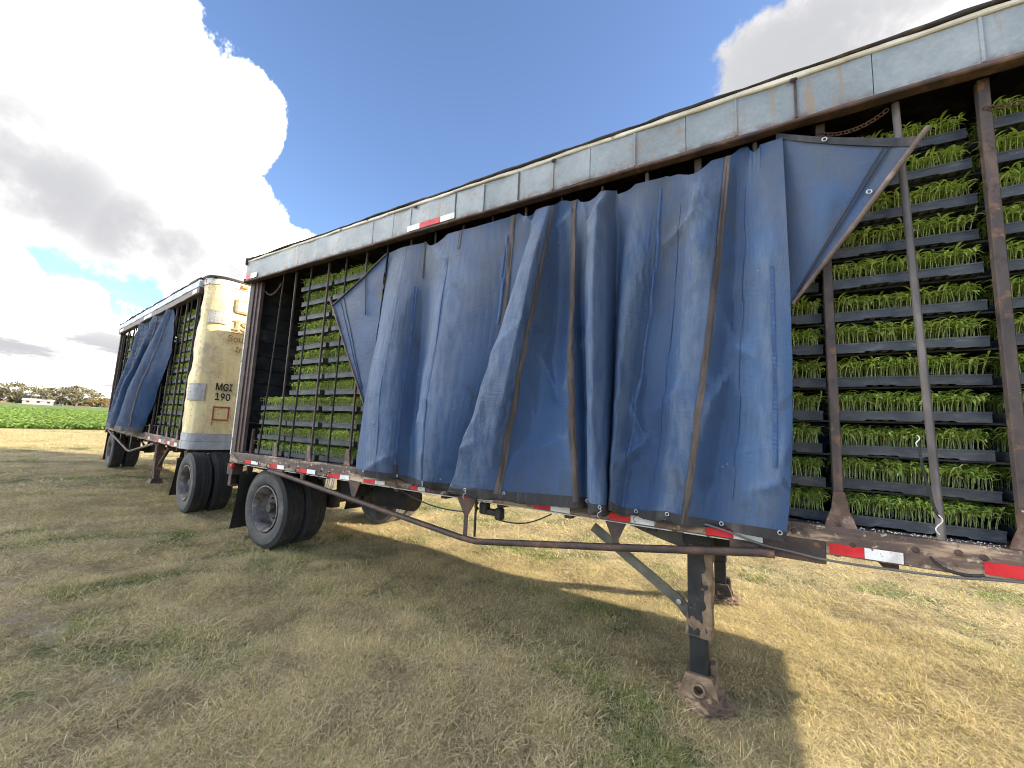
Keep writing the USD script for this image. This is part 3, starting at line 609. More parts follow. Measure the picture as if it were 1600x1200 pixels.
# perlite and crumbs lie along the deck edge
# reflective tape
for a, b, c, z0, z1 in ((-.499, -.33, -.167, 1.068, 1.112), (.118, .301, .458, 1.058, 1.108), (.764, .943, 1.106, 1.056, 1.106), (1.355, 1.565, 1.722, 1.052, 1.098), (1.962, 2.143, 2.289, 1.052, 1.09), (2.658, 2.754, 2.847, 1.052, 1.09), (3.314, 3.471, 3.631, 1.052, 1.092), (4.034, 4.184, 4.349, 1.052, 1.100), (4.656, 4.815, 4.979, 1.054, 1.108), (5.305, 5.462, 5.43 + .19, 1.054, 1.108), (5.945, 6.099, 6.259, 1.052, 1.110), (6.557, 6.715, 6.87, 1.066, 1.126)):
    for p, q, mm in ((a, b - .001, TAPERED), (b + .001, c, TAPEWHITE)):
        yy = -.0165 if not (5.3 < a < 5.5) else -.0225
        MB().box(p, q, yy - .0025, yy + .001, z0, z1).build('reflective_tape', mm, A)
under_frame(A, X0 + .1, X1 - .05, W, .965, 1.088)
running_gear(A, 0, W)
MB().tube([(1.1, 1.0, .72), (1.75, 1.0, .72)], .15, 16).build('air_tank', DARKSTEEL, A, smooth=35)
MB().tube([(.62, .9, .62), (.62, .98, .62)], .075, 16).build('pulley', RUST, A, smooth=35)
MB().rbox(.75, 1.02, .62, .9, .70, .92, .02).build('valve_box', DARKSTEEL, A)
# posts, gussets, poles
for s, yy in ((0, .018), (1, W - .068)):
    for k, x in enumerate(POSTS_A):
        hw, dp = (.011, .024) if k < 7 else (.024, .05)
        MB().rbox(x - hw, x + hw, yy, yy + dp, BEDZ, 3.735, .004).build('stake_post', POSTM, A)
        if s == 0: tri_gusset(A, x, BEDZ + .001, .20 if k > 6 else .185, .074 if k > 6 else .058)
for k, x in enumerate([-.10] + [POSTS_A[i] + .362 for i in range(10)]):
    dx = [-.14, -.05, 0, .01, .02, 0, .01, 0, .06, .055, 0][k]
    MB().tube([(x + dx, -.006 + .02, BEDZ), (x + dx / 2 + .003, .022, 2.4), (x, .02, 3.73)], .011 if k < 7 else .0155 if k != 9 else .019, 10).build('tie_pole', POLEM if k > 6 else DARKSTEEL, A, smooth=40)
# shelf bars below the trays
for tier in range(12):
    z = BEDZ + .006 + .2055 * tier
    if tier: MB().box(.05 if tier < 4 else .72, X1 - .06, .16, .166, z - .012, z - .002).build('shelf_bar', TRAYDARK, A)
# rear frame, lining boards
MB().rbox(-.93, -.83, -.006, .09, 1.0, 3.735, .006).build('rear_corner_post', RUST, A)
MB().box(-.829, -.77, .012, .03, 1.202, 3.735).box(-.775, -.70, .03, .075, 1.202, 3.735).build('rear_post_channel', BROWNPAINT, A)
MB().box(-.955, -.932, -.010, .02, 1.16, 3.80).build('rear_edge_strip', WHITEWORN, A)
MB().rbox(-.93, -.83, W - .09, W + .006, 1.0, 3.735, .006).build('rear_corner_post', RUST, A)
MB().rbox(X1 - .12, X1 - .035, -.004, .08, 1.2, 3.735, .006).build('front_corner_post', RUST, A)
for k in range(12):
    z = 1.2 + .2115 * k
    MB().box(-.90, -.875, .07, W - .07, z + .0005, z + .2110).box(-.8745, -.83, .095, W - .095, z + .185, z + .204).build('lining_board', BOARD, A)
MB().box(-.925, -.885, -.06, W + .04, 3.737, 4.065).box(-.924, -.886, .12, W - .05, 4.0651, 4.105).build('rear_header', DARKSTEEL, A)
MB().rbox(-.96, -.80, -.02, .12, .88, 1.03, .006).build('tail_bracket', RUST, A)
MB().box(-.935, -.80, .0, .10, .72, .735).box(-.935, -.92, .0, .10, .735, .878).box(-.90, -.83, -.015, -.005, .735, .878).build('tail_lamp_bracket', RUST, A)
MB().revolve_y([(.001, -.03), (.03, -.024), (.036, -.005), (.036, .01), (.001, .01)], -.80, -.026, 1.005, 14).build('marker_lamp', REDLENS, A, smooth=40)
for z in (2.15, 3.0): MB().rbox(-.985, -.956, .0, .06, z, z + .16, .006).build('door_hinge', DARKSTEEL, A)
for y, hh in ((.10, .34), (.20, .26)):
    MB().hull([(-.66, y, 1.2), (-.60, y, 1.2), (-.66, y + .03, 1.2), (-.60, y + .03, 1.2), (-.64, y, 1.2 + hh), (-.61, y, 1.2 + hh), (-.64, y + .03, 1.2 + hh), (-.61, y + .03, 1.2 + hh)]).build('stake_stub', GUSSET, A)
# mud flaps
fl = MB()
def flap(y0, y1, x, z0, z1, sway=.10):
    n = 10; V = []
    for i in range(n + 1):
        z = z1 + (z0 - z1) * i / n
        for j in range(7): V.append((x - sway * (i / n) ** 1.5 + .012 * math.sin(j * 1.3 + i * .4), y0 + (y1 - y0) * j / 6, z))
    F = [(i * 7 + j, i * 7 + j + 1, (i + 1) * 7 + j + 1, (i + 1) * 7 + j) for i in range(n) for j in range(6)]
    v = np.array(V); return MB().add(v, F).add(v + [.012, 0, 0], [f[::-1] for f in F])
for y0 in (.03, W - .65): flap(y0, y0 + .62, -.70, .13, .90).build('mud_flap', FLAPM, A, smooth=True)
# galvanised fascia in panels, lip, cream strip, roof edge
edges = [-.945, .38, .80, 1.25, 1.85, 2.19, 2.45, 2.72, 3.07, 3.41, 3.80, 4.14, 4.48, 4.84, 5.21, 5.53, 5.87, 6.25, 6.70, 7.2, 7.7, 8.2]
for a, b in zip(edges[:-1], edges[1:]):
    dy = rng.uniform(-.002, .003)
    n = 8; xs = np.linspace(a + .002, b - .002, n); q = np.stack([xs, np.zeros(n), np.zeros(n)], 1); bow = N(q * 2.2) * .006
    V = []
    for k in range(n):
        y = -.088 + dy + bow[k] + .004 * math.sin(math.pi * k / (n - 1)); V += [(xs[k], y, 3.748), (xs[k], y - .003, 3.89), (xs[k], y, 4.028), (xs[k], y + .012, 4.028), (xs[k], y + .012, 3.748)]
    F = [(k * 5 + j, (k + 1) * 5 + j, (k + 1) * 5 + (j + 1) % 5, k * 5 + (j + 1) % 5) for k in range(n - 1) for j in range(5)]
    MB().add(V, F).build('fascia_panel', GALV, A, smooth=40)
for x in edges[1:-1]:
    if rng.random() < .75: MB().box(x - .007, x + .007, -.0940, -.090, 3.752, 4.024).build('fascia_seam', RUST if rng.random() < .25 else GALV, A)
wavy_rail(X0 - .02, X1, -.096, -.02, 3.722, 3.747, 90, .003, 5).build('fascia_lip', RUST, A, smooth=25)
wavy_rail(X0 - .02, X1, -.099, .02, 4.029, 4.064, 120, .005, 6).build('cream_strip', CREAM, A, smooth=25)
wavy_rail(X0 - .03, X1, -.104, .05, 4.066, 4.089, 200, .007, 7).build('roof_edge', TAR, A, smooth=25)
MB().rbox(X0 - .045, X0 - .005, -.112, .03, 3.99, 4.105, .012).build('roof_corner_cap', RUST, A)
MB().rbox(X0 - .05, X0 - .021, -.10, .02, 3.715, 3.78, .008).build('roof_corner_cap', RUST, A)
for a, b, mm in ((2.42, 2.60, TAPEWHITE), (2.602, 2.885, TAPERED), (2.887, 3.07, TAPEWHITE), (-.915, -.79, TAPERED), (-.788, -.62, TAPEWHITE)):
    MB().box(a, b, -.100, -.0965, 3.753, 3.815 if a > 0 else 3.83).build('fascia_tape', mm, A)
for x in (2.52, 4.15, 5.86): MB().rbox(x - .022, x + .022, -.112, -.09, 4.0, 4.03, .01).build('clearance_lamp', RUST, A)
roof = MB(); n = 12; xs = np.linspace(X0, X1, 30)
V = [(x, .0 + (W + .085) * j / n, 4.07 + .05 * math.sin(math.pi * j / n)) for x in xs for j in range(n + 1)]
F = [(k * (n + 1) + j, (k + 1) * (n + 1) + j, (k + 1) * (n + 1) + j + 1, k * (n + 1) + j + 1) for k in range(29) for j in range(n)]
roof.add(V, F).add(np.array(V) - [0, 0, .015], [f[::-1] for f in F]).build('roof', TAR, A, smooth=True)
for k in range(10): MB().box(-.5 + .93 * k, -.46 + .93 * k, .05, W - .05, 3.99, 4.05).build('roof_bow', DARKSTEEL, A)
MB().box(X0, X1, W + .05, W + .082, 3.72, 4.062).build('far_fascia', SILVER, A)
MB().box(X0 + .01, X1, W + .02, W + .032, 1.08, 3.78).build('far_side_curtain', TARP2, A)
MB().box(X1 - .03, X1, .0, W + .03, 1.202, 3.74).build('front_wall', BOARD, A)
MB().box(X1 - .05, X1 + .012, .0, W, 3.742, 4.06).box(X1 - .05, X1 + .01, .05, W - .02, 4.0601, 4.11).build('front_header', SILVER, A)
# guard pipe with brackets along the lower side
gp = [(.17, -.045, 1.022), (.42, -.045, 1.006), (3.33, -.045, .712), (3.50, -.045, .706), (4.734, -.045, .874), (5.60, -.045, 1.000), (5.68, -.045, 1.005)]
g_ = MB()
pth = []
for p, q in zip(gp[:-1], gp[1:]): pth += [np.array(p) + (np.array(q) - p) * t for t in (.02, .5, .98)]
g_.tube(pth, .026, 10)
g_.build('guard_pipe', RUST, A, smooth=40)
MB().rbox(.10, .45, -.030, .02, .985, 1.044, .006).build('guard_clamp', RUST, A)
bracket(A, .90, 1.05, .07, .985, .05, -.052, -.022, .955)
bracket(A, 1.83, 1.05, .19, .885, .05, -.030, -.018)
bracket(A, 3.36, 1.06, .22, .91, .045, -.030, -.018, .73)
bracket(A, 4.71, 1.04, .15, .93, .05, -.030, -.018, .89)
bracket(A, 5.55, 1.04, .10, 1.01, .06, -.030, -.018, .99)
MB().tube([(3.46, -.02, .735), (3.46, -.02, 1.04)], .011, 8).build('guard_rod', DARKSTEEL, A)
wn = MB().rbox(3.475, 3.56, .0, .07, .93, 1.03, .012).rbox(3.64, 3.71, .0, .07, .90, 1.0, .012).tube([(3.55, .035, .955), (3.65, .035, .955)], .03, 10).tube([(3.45, .03, .96), (3.42, .03, .985), (3.44, .03, 1.02)], .014, 8)
wn.build('strap_winch', DARKSTEEL, A)
# landing gear
def landing_leg(y, dirty=True):
    L = sub(A, 'landing_leg', None if dirty else 'cleaner leg on the far side')
    x = 5.235
    MB().rbox(x - .068, x + .068, y - .065, y + .065, .335, 1.06, .008).build('outer_tube', LEGBLACK if dirty else DARKSTEEL, L)
    MB().rbox(x - .058, x + .058, y - .055, y + .055, .06, .335, .006).build('inner_tube', LEGINNER, L)
    mud = trimesh.creation.icosphere(3, 1.); v = np.array(mud.vertices)
    # mud caked on the lower half of the tube
    if dirty:
        b = trimesh.creation.box([.164, .152, .66]); b = b.subdivide().subdivide().subdivide().subdivide(); vv = np.array(b.vertices)
        keep = vv[:, 0] > -.2
        nz = N(vv * 9.) + .7 * N(vv * 23.) ; w = np.clip((vv[:, 0] / .082) * .5 + .5, 0, 1); lowz = np.clip((-.20 - vv[:, 2] + .10 * nz) / .10, 0, 1)
        thick = np.maximum(np.clip(w * 2.2 - 1.1 + .55 * nz, 0, 1), lowz)
        scl = .72 + .25 * thick + .07 * nz * thick
        vv[:, 0] = np.where(vv[:, 0] < 0, vv[:, 0] * np.where(lowz > .2, 1, .6), vv[:, 0] * (.80 + .22 * thick)) + .014 * nz * thick; vv[:, 1] *= scl
        vv[:, 0] += np.where(vv[:, 0] > 0, 0, 0)
        MB().add(vv + [x + .004, y, .665], np.array(b.faces)).build('mud_coat', MUD, L, smooth=True)
    # foot: two bell-shaped cheek plates on a sand pad, with an axle hole
    f = MB(); zg = -.078
    for s in (-1, 1):
        yy = y + s * .085
        th = np.linspace(0, 2 * np.pi, 15)[:-1]
        from shapely.geometry import Polygon
        pl = Polygon([(-.135, 0), (.135, 0), (.10, .13), (.075, .185), (-.075, .185), (-.10, .13)], [[(.03 * math.cos(a), .10 + .03 * math.sin(a)) for a in th]])
        m = trimesh.creation.extrude_polygon(pl, .022); vv = np.array(m.vertices)
        f.add(np.stack([x + vv[:, 0], yy + .011 - vv[:, 2], zg + vv[:, 1]], 1), np.array(m.faces))
        f.revolve_y([(.030, -.02), (.043, -.018), (.046, .0), (.030, .0)], x, yy - s * 0 + (-.008 if s < 0 else .03), zg + .10, 18)
    f.hull([(x + a, y + b, zg + c) for a in (-.085, .085) for b in (-.07, .07) for c in (.13, .18)])
    f.build('foot', MUD if dirty else RUST, L, smooth=30)
    pad = trimesh.creation.icosphere(4, 1.); v = np.array(pad.vertices); nz = N(v * 2.1 + y); n2 = N(v * 6.5 + y)
    up = np.clip(v[:, 2], 0, 1)
    rr = (1 + .30 * nz + .16 * n2)
    v = v * rr[:, None] * [.185, .18, .075] + [0, 0, 0]
    v[:, 2] = np.maximum(v[:, 2], -.03)
    MB().add(v + [x + .02, y, zg + .0], np.array(pad.faces)).build('mud_pad', MUD, L, smooth=True)
    MB().rbox(x + .055, x + .105, y - .02, y + .075, zg + .02, zg + .235, .012).build('foot_lug', MUD if dirty else RUST, L)
    return L
landing_leg(.215); landing_leg(2.24, False)
MB().rbox(5.14, 5.33, .13, .30, .94, 1.075, .01).build('leg_gearbox', DARKSTEEL, A)
MB().tube([(5.235, .29, .93), (5.235, 2.18, .93)], .026, 10).build('leg_cross_shaft', RUST, A)
for y in (.235, 2.20):
    MB().beam((4.45, y, .93), (5.12, y, .50), .012, .075, .002).beam((5.09, y, .525), (5.18, y, .43), .02, .075, .003).build('leg_brace', GREYPLATE, A)
    MB().revolve_y([(.001, -.016), (.018, -.014), (.02, 0), (.001, 0)], 5.10, y - .008, .512, 12).build('brace_bolt', HOOKM, A, smooth=40)
MB().prism([(4.55, 1.04), (4.95, .92), (5.16, .87), (5.16, 1.04)], 'y', .25, .262).build('web_plate', GREYPLATE, A)
MB().rbox(5.10, 5.62, .28, .40, .90, 1.04, .01).build('coupler_frame', DARKSTEEL, A)
MB().hull([(5.50, .30, 1.02), (5.78, .30, 1.02), (5.56, .30, .90), (5.74, .30, .96), (5.50, .55, 1.02), (5.78, .55, 1.02), (5.56, .55, .90), (5.74, .55, .96)]).build('coupler_frame', RUST, A)
MB().box(5.6, X1 - .1, .5, W - .5, .985, 1.0).build('coupler_plate', DARKSTEEL, A)
# cables, hooks, chains
def hang(pts, r, n=24):
    P = np.array(pts, float); t = np.linspace(0, len(P) - 1, n)
    from scipy.interpolate import CubicSpline
    return MB().tube(CubicSpline(np.arange(len(P)), P)(t), r, 6)
hang([(5.20, -.05, 1.125), (5.42, -.05, 1.10), (5.60, -.05, 1.053), (5.76, -.05, 1.036), (5.94, -.05, 1.019), (6.24, -.05, 1.024), (6.45, -.05, 1.035), (6.67, -.03, 1.055), (7.2, -.02, 1.06)], .007, 40).build('brake_cable', GREYCABLE, A, smooth=True)
hang([(2.55, -.03, 1.03), (2.8, -.03, .965), (3.05, -.03, .93), (3.35, -.03, .935)], .006).build('brake_cable', CABLE, A, smooth=True)
hang([(3.7, -.03, .915), (3.9, -.03, .915), (4.05, -.03, .955), (4.2, -.03, 1.03)], .006).build('brake_cable', CABLE, A, smooth=True)
hang([(-.86, -.03, 1.17), (-.72, -.03, 1.12), (-.62, -.03, 1.085), (-.5, -.03, 1.09)], .008).build('brake_cable', GREYCABLE, A, smooth=True)
hang([(6.36, -.03, 1.115), (6.40, -.035, 1.07), (6.47, -.035, 1.05), (6.55, -.03, 1.062)], .008).build('rail_hook', DARKSTEEL, A, smooth=True)
def s_hook(x, z, s=1., y=-.03):
    th = np.linspace(0, 1, 16); P = []
    for t in th: P.append((x + s * .018 * math.sin(2 * math.pi * t) , y, z - s * .085 * t - s * .006 * math.cos(2 * math.pi * t)))
    return MB().tube(P, .0035 * s, 6)
for x in (.10, .75, 1.36): hang([(x + .04, -.02, 1.10), (x, -.035, 1.10), (x - .02, -.035, 1.07), (x + .01, -.03, 1.045), (x + .04, -.02, 1.045)], .005).build('rail_hook', CABLE, A, smooth=True)
def chain(p, q, sag, n=16, name='chain'):
    m = MB(); p, q = np.array(p, float), np.array(q, float)
    C = np.array([p + (q - p) * t - np.array([0, 0, sag * 4 * t * (1 - t)]) for t in np.linspace(0, 1, n)])
    for k in range(n - 1):
        c = (C[k] + C[k + 1]) / 2; d = C[k + 1] - C[k]; L = np.linalg.norm(d); d /= L; s = np.cross(d, [0, 1, 0] if k % 2 else [.6, .3, .74]); s /= np.linalg.norm(s)
        m.tube([c + d * L * .68 * math.cos(a) + s * .011 * math.sin(a) for a in np.linspace(0, 2 * np.pi, 9)[:-1]], .0035, 5, closed=True)
    return m.build(name, CHAINM, A)
chain((5.98, .01, 3.67), (6.33, .01, 3.70), .06, 18); chain((6.72, .01, 3.55), (7.05, .01, 3.62), .05, 16); chain((-.52, .0, 3.55), (-.12, .0, 3.60), .10, 18)

# ---- trailer behind ---------------------------------------------------------
B_LOC, B_ROT = (-15.84, 4.14, 0), (0, 0, -7.)
WB, B0, B1, BZ = 2.5, -.80, 7.47, 1.2
B = thing('flatbed_trailer', 'curtain-side trailer standing behind, with faded yellow front panel', 'trailer', B_LOC, B_ROT)
MB().box(B0, B1 - .3, .012, WB - .012, 1.07, 1.192).build('deck', BED, B)
wavy_rail(B0, 7.05, -.012, .05, 1.05, 1.2, 60, .006, 3).build('side_rail', BED, B, smooth=25)
wavy_rail(B0, 7.05, WB - .05, WB + .012, 1.05, 1.2, 60, .006, 4).build('side_rail', BED, B, smooth=25)
under_frame(B, B0 + .05, B1 - .3, WB, .95, 1.068)
running_gear(B, 0, WB)
for y0 in (.03, WB - .65): flap(y0, y0 + .6, -.66, .15, .98).build('mud_flap', FLAPM, B, smooth=True)
POSTS_B = [6.70 - .7235 * k for k in range(11)]
for s, yy in ((0, .018), (1, WB - .068)):
    for k, x in enumerate(POSTS_B):
        if x < B0 + .1: continue
        MB().rbox(x - .016, x + .016, yy, yy + .035, BZ, 3.93, .004).build('stake_post', POSTM, B)
        if s == 0: tri_gusset(B, x, BZ + .001)
        if s == 0 and x - .36 > -.5: MB().tube([(x - .362, .02, BZ), (x - .34 - .362 + .34, .02, 3.93)], .012, 8).build('tie_pole', DARKSTEEL, B, smooth=40)
for x in (6.88,): MB().tube([(x, .02, BZ), (x, .02, 3.93)], .013, 8).build('tie_pole', DARKSTEEL, B, smooth=40)
for tier in range(1, 12):
    z = BZ + .006 + .218 * tier
    MB().box(B0 + .1, 7.0, .16, .166, z - .012, z - .002).build('shelf_bar', TRAYDARK, B)
MB().rbox(B0 - .02, B0 + .09, -.01, .09, .95, 3.94, .006).build('rear_corner_post', BROWNPAINT, B)
MB().rbox(B0 - .02, B0 + .09, WB - .09, WB + .01, .95, 3.94, .006).build('rear_corner_post', BROWNPAINT, B)
MB().box(B0, B0 + .03, .092, WB - .092, 1.202, 3.94).build('rear_wall', BOARD, B)
wavy_rail(B0 - .02, 7.02, -.06, .05, 3.935, 4.06, 60, .004, 8).build('brown_header', BROWNPAINT, B, smooth=25)
wavy_rail(B0 - .02, 7.02, -.07, .05, 4.063, 4.20, 60, .004, 9).build('silver_top_rail', SILVER, B, smooth=25)
wavy_rail(B0 - .03, 7.05, -.078, .08, 4.203, 4.235, 80, .010, 10).build('roof_edge', TAR, B, smooth=25)
for a, b in ((6.66, 6.94), (2.6, 3.38), (-.5, .0)): MB().box(a, b, -.069, -.0625, 3.955, 4.035).build('fascia_tape', TAPEWHITE, B)
xs = np.linspace(B0, B1 - .05, 24); V = [(x, .05 + (WB - .1) * j / n, 4.205 + .04 * math.sin(math.pi * j / n)) for x in xs for j in range(n + 1)]
F = [(k * (n + 1) + j, (k + 1) * (n + 1) + j, (k + 1) * (n + 1) + j + 1, k * (n + 1) + j + 1) for k in range(23) for j in range(n)]
MB().add(V, F).add(np.array(V) - [0, 0, .015], [f[::-1] for f in F]).build('roof', TAR, B, smooth=True)
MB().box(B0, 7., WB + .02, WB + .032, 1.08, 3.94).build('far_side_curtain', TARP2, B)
MB().box(B0, 7., WB + .04, WB + .08, 3.93, 4.2).build('far_fascia', SILVER, B)
# yellow front with rounded corners
def corner_path(off=0., x0=6.94, xf=7.47, r=.30):
    P = [(x0, -off), (xf - r - .05, -off)]
    P += [(xf - r + (r + off) * math.sin(a), r - (r + off) * math.cos(a)) for a in np.linspace(0, np.pi / 2, 10)]
    ys = np.linspace(r + .08, WB - r - .08, 22); P += [(xf + off, y) for y in ys]
    P += [(xf - r + (r + off) * math.cos(a), WB - r + (r + off) * math.sin(a)) for a in np.linspace(0, np.pi / 2, 10)]
    P += [(xf - r - .05, WB + off), (x0, WB + off)]
    return np.array(P)
def skin(z0, z1, off, nz, lo=None, hi=None, dent=0., ragged=False, seed=0, bulge=0.):
    p = corner_path(off); p2 = corner_path(off - .012)
    if lo is not None: p, p2 = p[lo:hi], p2[lo:hi]
    zs = np.linspace(z0, z1, nz); m = len(p)
    V = np.array([[(x, y, z) for x, y in p] for z in zs]); V2 = np.array([[(x, y, z) for x, y in p2] for z in zs])
    if dent or bulge:
        q = V.reshape(-1, 3); dn = N(q * 1.7 + seed) * dent + N(q * 6. + seed) * dent * .25; V[..., 0] += dn.reshape(V.shape[:2]) * (np.arange(m)[None] > 3); V2[..., 0] += dn.reshape(V.shape[:2]) * (np.arange(m)[None] > 3)
        t = (V[..., 2] - z0) / (z1 - z0); V[..., 0] += bulge * np.sin(np.pi * t); V2[..., 0] += bulge * np.sin(np.pi * t)
    if ragged:
        q = np.stack([zs * 0 + 3, zs * 0, zs * 1.9], 1); e = N(q) * .16 + .05 * np.sin(zs * 2.2)
        V[:, 0, 0] += e; V2[:, 0, 0] += e
    F = [(k * m + j, k * m + j + 1, (k + 1) * m + j + 1, (k + 1) * m + j) for k in range(nz - 1) for j in range(m - 1)]
    M_ = MB().add(V.reshape(-1, 3), F).add(V2.reshape(-1, 3), [f[::-1] for f in F])
    b = len(V.reshape(-1, 3)); E = []
    return M_
skin(1.345, 4.10, .0, 46, dent=.022, ragged=True, seed=4).build('front_panel', YELLOW, B, smooth=True)
skin(1.205, 1.343, .006, 3).build('front_band', GREYBAND, B, smooth=40)
skin(1.06, 1.200, .010, 3).build('front_band', GREYBAND, B, smooth=40)
skin(4.085, 4.20, .012, 3).build('front_cap', WHITEWORN, B, smooth=40)
skin(4.203, 4.245, .03, 2).build('front_roof_edge', TAR, B, smooth=40)
pp = corner_path(.0)[2:-2]; MB().prism([(x, y) for x, y in pp[::-1]][::-1], 'z', 4.205, 4.225).build('front_roof_cap', TAR, B)
def patch(z0, z1, lo, hi, nm='patch_plate'):
    b = skin(z0, z1, .030, 4, lo, hi); pt = b.build(nm, RIVETPLATE, B, smooth=40)
    p = corner_path(.031)[lo:hi]; r = MB()
    for z in np.linspace(z0 + .02, z1 - .02, 5):
        for k in range(len(p)):
            if z in (z0 + .02, z1 - .02) or k in (0, len(p) - 1) or (k % 2 == 0): r.mesh(trimesh.creation.icosphere(1, .008, ).apply_translation([p[k][0], p[k][1], z]))
    r.build('rivets', RIVETPLATE, pt)
patch(1.93, 2.24, 1, 9); patch(3.36, 3.60, 6, 12)
# rivet lines
r = MB()
for z in np.linspace(1.45, 4.02, 26):
    for k in (4, 11): p = corner_path(.002)[k]; r.mesh(trimesh.creation.icosphere(1, .0055).apply_translation([p[0], p[1], z]))
tag(r.build('rivets', DARKSTEEL, B), kind='stuff')
XF = 7.47 + .034
def front_text(txt, y0, z0, h, mat, bold=True, name='lettering', sx=.76):
    m = meshkit.text_mesh(txt, h, .004, bold); v = np.array(m.vertices)
    MB().add(np.stack([XF + v[:, 2], y0 + sx * v[:, 0], z0 + v[:, 1]], 1), np.array(m.faces)).build(name, mat, B)
front_text('MGI', .26, 2.14, .125, LETTERBLACK); front_text('190', .265, 1.96, .125, LETTERBLACK)
front_text('IS', .40, 3.30, .17, LETTERBROWN, sx=1.3); front_text('Sou', .345, 3.07, .105, LETTERBROWN, sx=1.0); front_text('In', .49, 2.88, .10, LETTERBROWN, sx=1.)
for z in (3.225, 3.255): MB().box(XF, XF + .004, .38, .95, z, z + .012).build('lettering_rule', LETTERBROWN, B)
rr = MB()
for (y0, y1, z0, z1) in ((.27, .295, 1.60, 1.83), (.505, .53, 1.62, 1.83), (.27, .53, 1.815, 1.845), (.29, .53, 1.59, 1.615), (.275, .285, 1.50, 1.60)): rr.box(XF, XF + .003, y0, y1, z0, z1)
rr.build('painted_rectangle', REDPAINT, B)
lv = MB().rbox(7.46, XF + .045, .41, .80, 3.62, 3.90, .03); lv.build('air_vent', YELLOW, B)
for k in range(7): MB().box(XF + .0455, XF + .052, .46, .76, 3.65 + .032 * k, 3.664 + .032 * k).build('vent_slat', LETTERBROWN if k == 6 else YELLOW, B)
MB().hull([(XF - .02 + a, .52 + b, 4.10 + c) for a, b, c in ((0, -.06, 0), (0, .06, 0), (0, -.06, .07), (0, .06, .07), (.05, -.04, .015), (.05, .04, .015), (.05, -.04, .055), (.05, .04, .055))]).build('clearance_lamp', AMBER, B)
# lower guard, landing leg
g_ = MB(); bp = [(-.05, -.03, 1.04), (2.85, -.03, .70), (3.1, -.03, .70), (5.35, -.03, 1.035)]
pth = []
for p, q in zip(bp[:-1], bp[1:]): pth += [np.array(p) + (np.array(q) - p) * t for t in (.02, .5, .98)]
g_.tube(pth, .026, 10)
g_.build('guard_pipe', GUSSET, B, smooth=40)
for x, zb in ((1.6, .86), (2.9, .74), (4.6, .95)): bracket(B, x, 1.05, .12, zb + .06, .045, -.012, .0, zb)
for yy in (.32, 2.12):
    L = sub(B, 'landing_leg')
    MB().rbox(3.62, 3.82, yy, yy + .15, .30, 1.06, .01).build('outer_tube', GUSSET, L)
    MB().rbox(3.65, 3.79, yy + .02, yy + .13, .10, .30, .006).build('inner_tube', RUST, L)
    MB().hull([(3.72 + a, yy + .075 + b, z) for a, b, z in ((-.17, -.13, .0), (.17, -.13, .0), (-.17, .13, .0), (.17, .13, .0), (-.1, -.09, .11), (.1, -.09, .11), (-.1, .09, .11), (.1, .09, .11))]).build('foot', RUST, L)
    MB().beam((3.82, yy + .07, .42), (4.7, yy + .07, .98), .05, .07).build('brace', RUST, L)
for a, b in ((4.55, 4.75), (5.35, 5.72), (6.05, 6.35), (6.45, 6.85)):
    c = (a + b) / 2
    MB().box(a, c - .002, -.0185, -.0145, 1.075, 1.135).build('reflective_tape', TAPERED, B); MB().box(c + .002, b, -.0185, -.0145, 1.075, 1.135).build('reflective_tape', TAPEWHITE, B)
# converter dolly under the yellow front
DY = thing('converter_dolly', 'two-wheel axle dolly with dual tyres below the yellow trailer front', 'dolly', (-15.84 + 7.45 * math.cos(math.radians(7)), 4.14 - 7.45 * math.sin(math.radians(7)), 0), B_ROT)
running_gear(DY, 0.05, WB, near=.0)
for y in (.80, WB - .80): MB().beam((-.7, y, .88), (1.0, WB / 2 + (y - WB / 2) * .55, .80), .08, .12).build('frame_beam', RUST, DY)
MB().beam((1.0, WB / 2 - .28, .80), (1.82, WB / 2, .78), .08, .10).beam((1.0, WB / 2 + .28, .80), (1.82, WB / 2, .78), .08, .10).build('drawbar', RUST, DY)
MB().revolve_y([(.05, -.02), (.09, -.02), (.09, .02), (.05, .02)], 1.88, WB / 2, .78, 16).build('tow_eye', DARKSTEEL, DY)
MB().tube([(.0, WB / 2, .96), (.0, WB / 2, 1.045)], .45, 24).build('fifth_wheel', DARKSTEEL, DY)
MB().rbox(-.5, .5, .75, WB - .75, .90, .955, .01).build('fifth_wheel_bed', DARKSTEEL, DY)
for y0 in (.02, WB - .62): flap(y0, y0 + .6, -.62, .17, .83, .22).build('mud_flap', FLAPM, DY, smooth=True)
for y in (.3, WB - .3): MB().rbox(-.68, -.60, y - .28, y + .28, .83, .87, .006).build('flap_bar', RUST, DY)
MB().rbox(-1.15, -.65, .28, .36, .42, .50, .008).build('support_bar', RUST, DY)

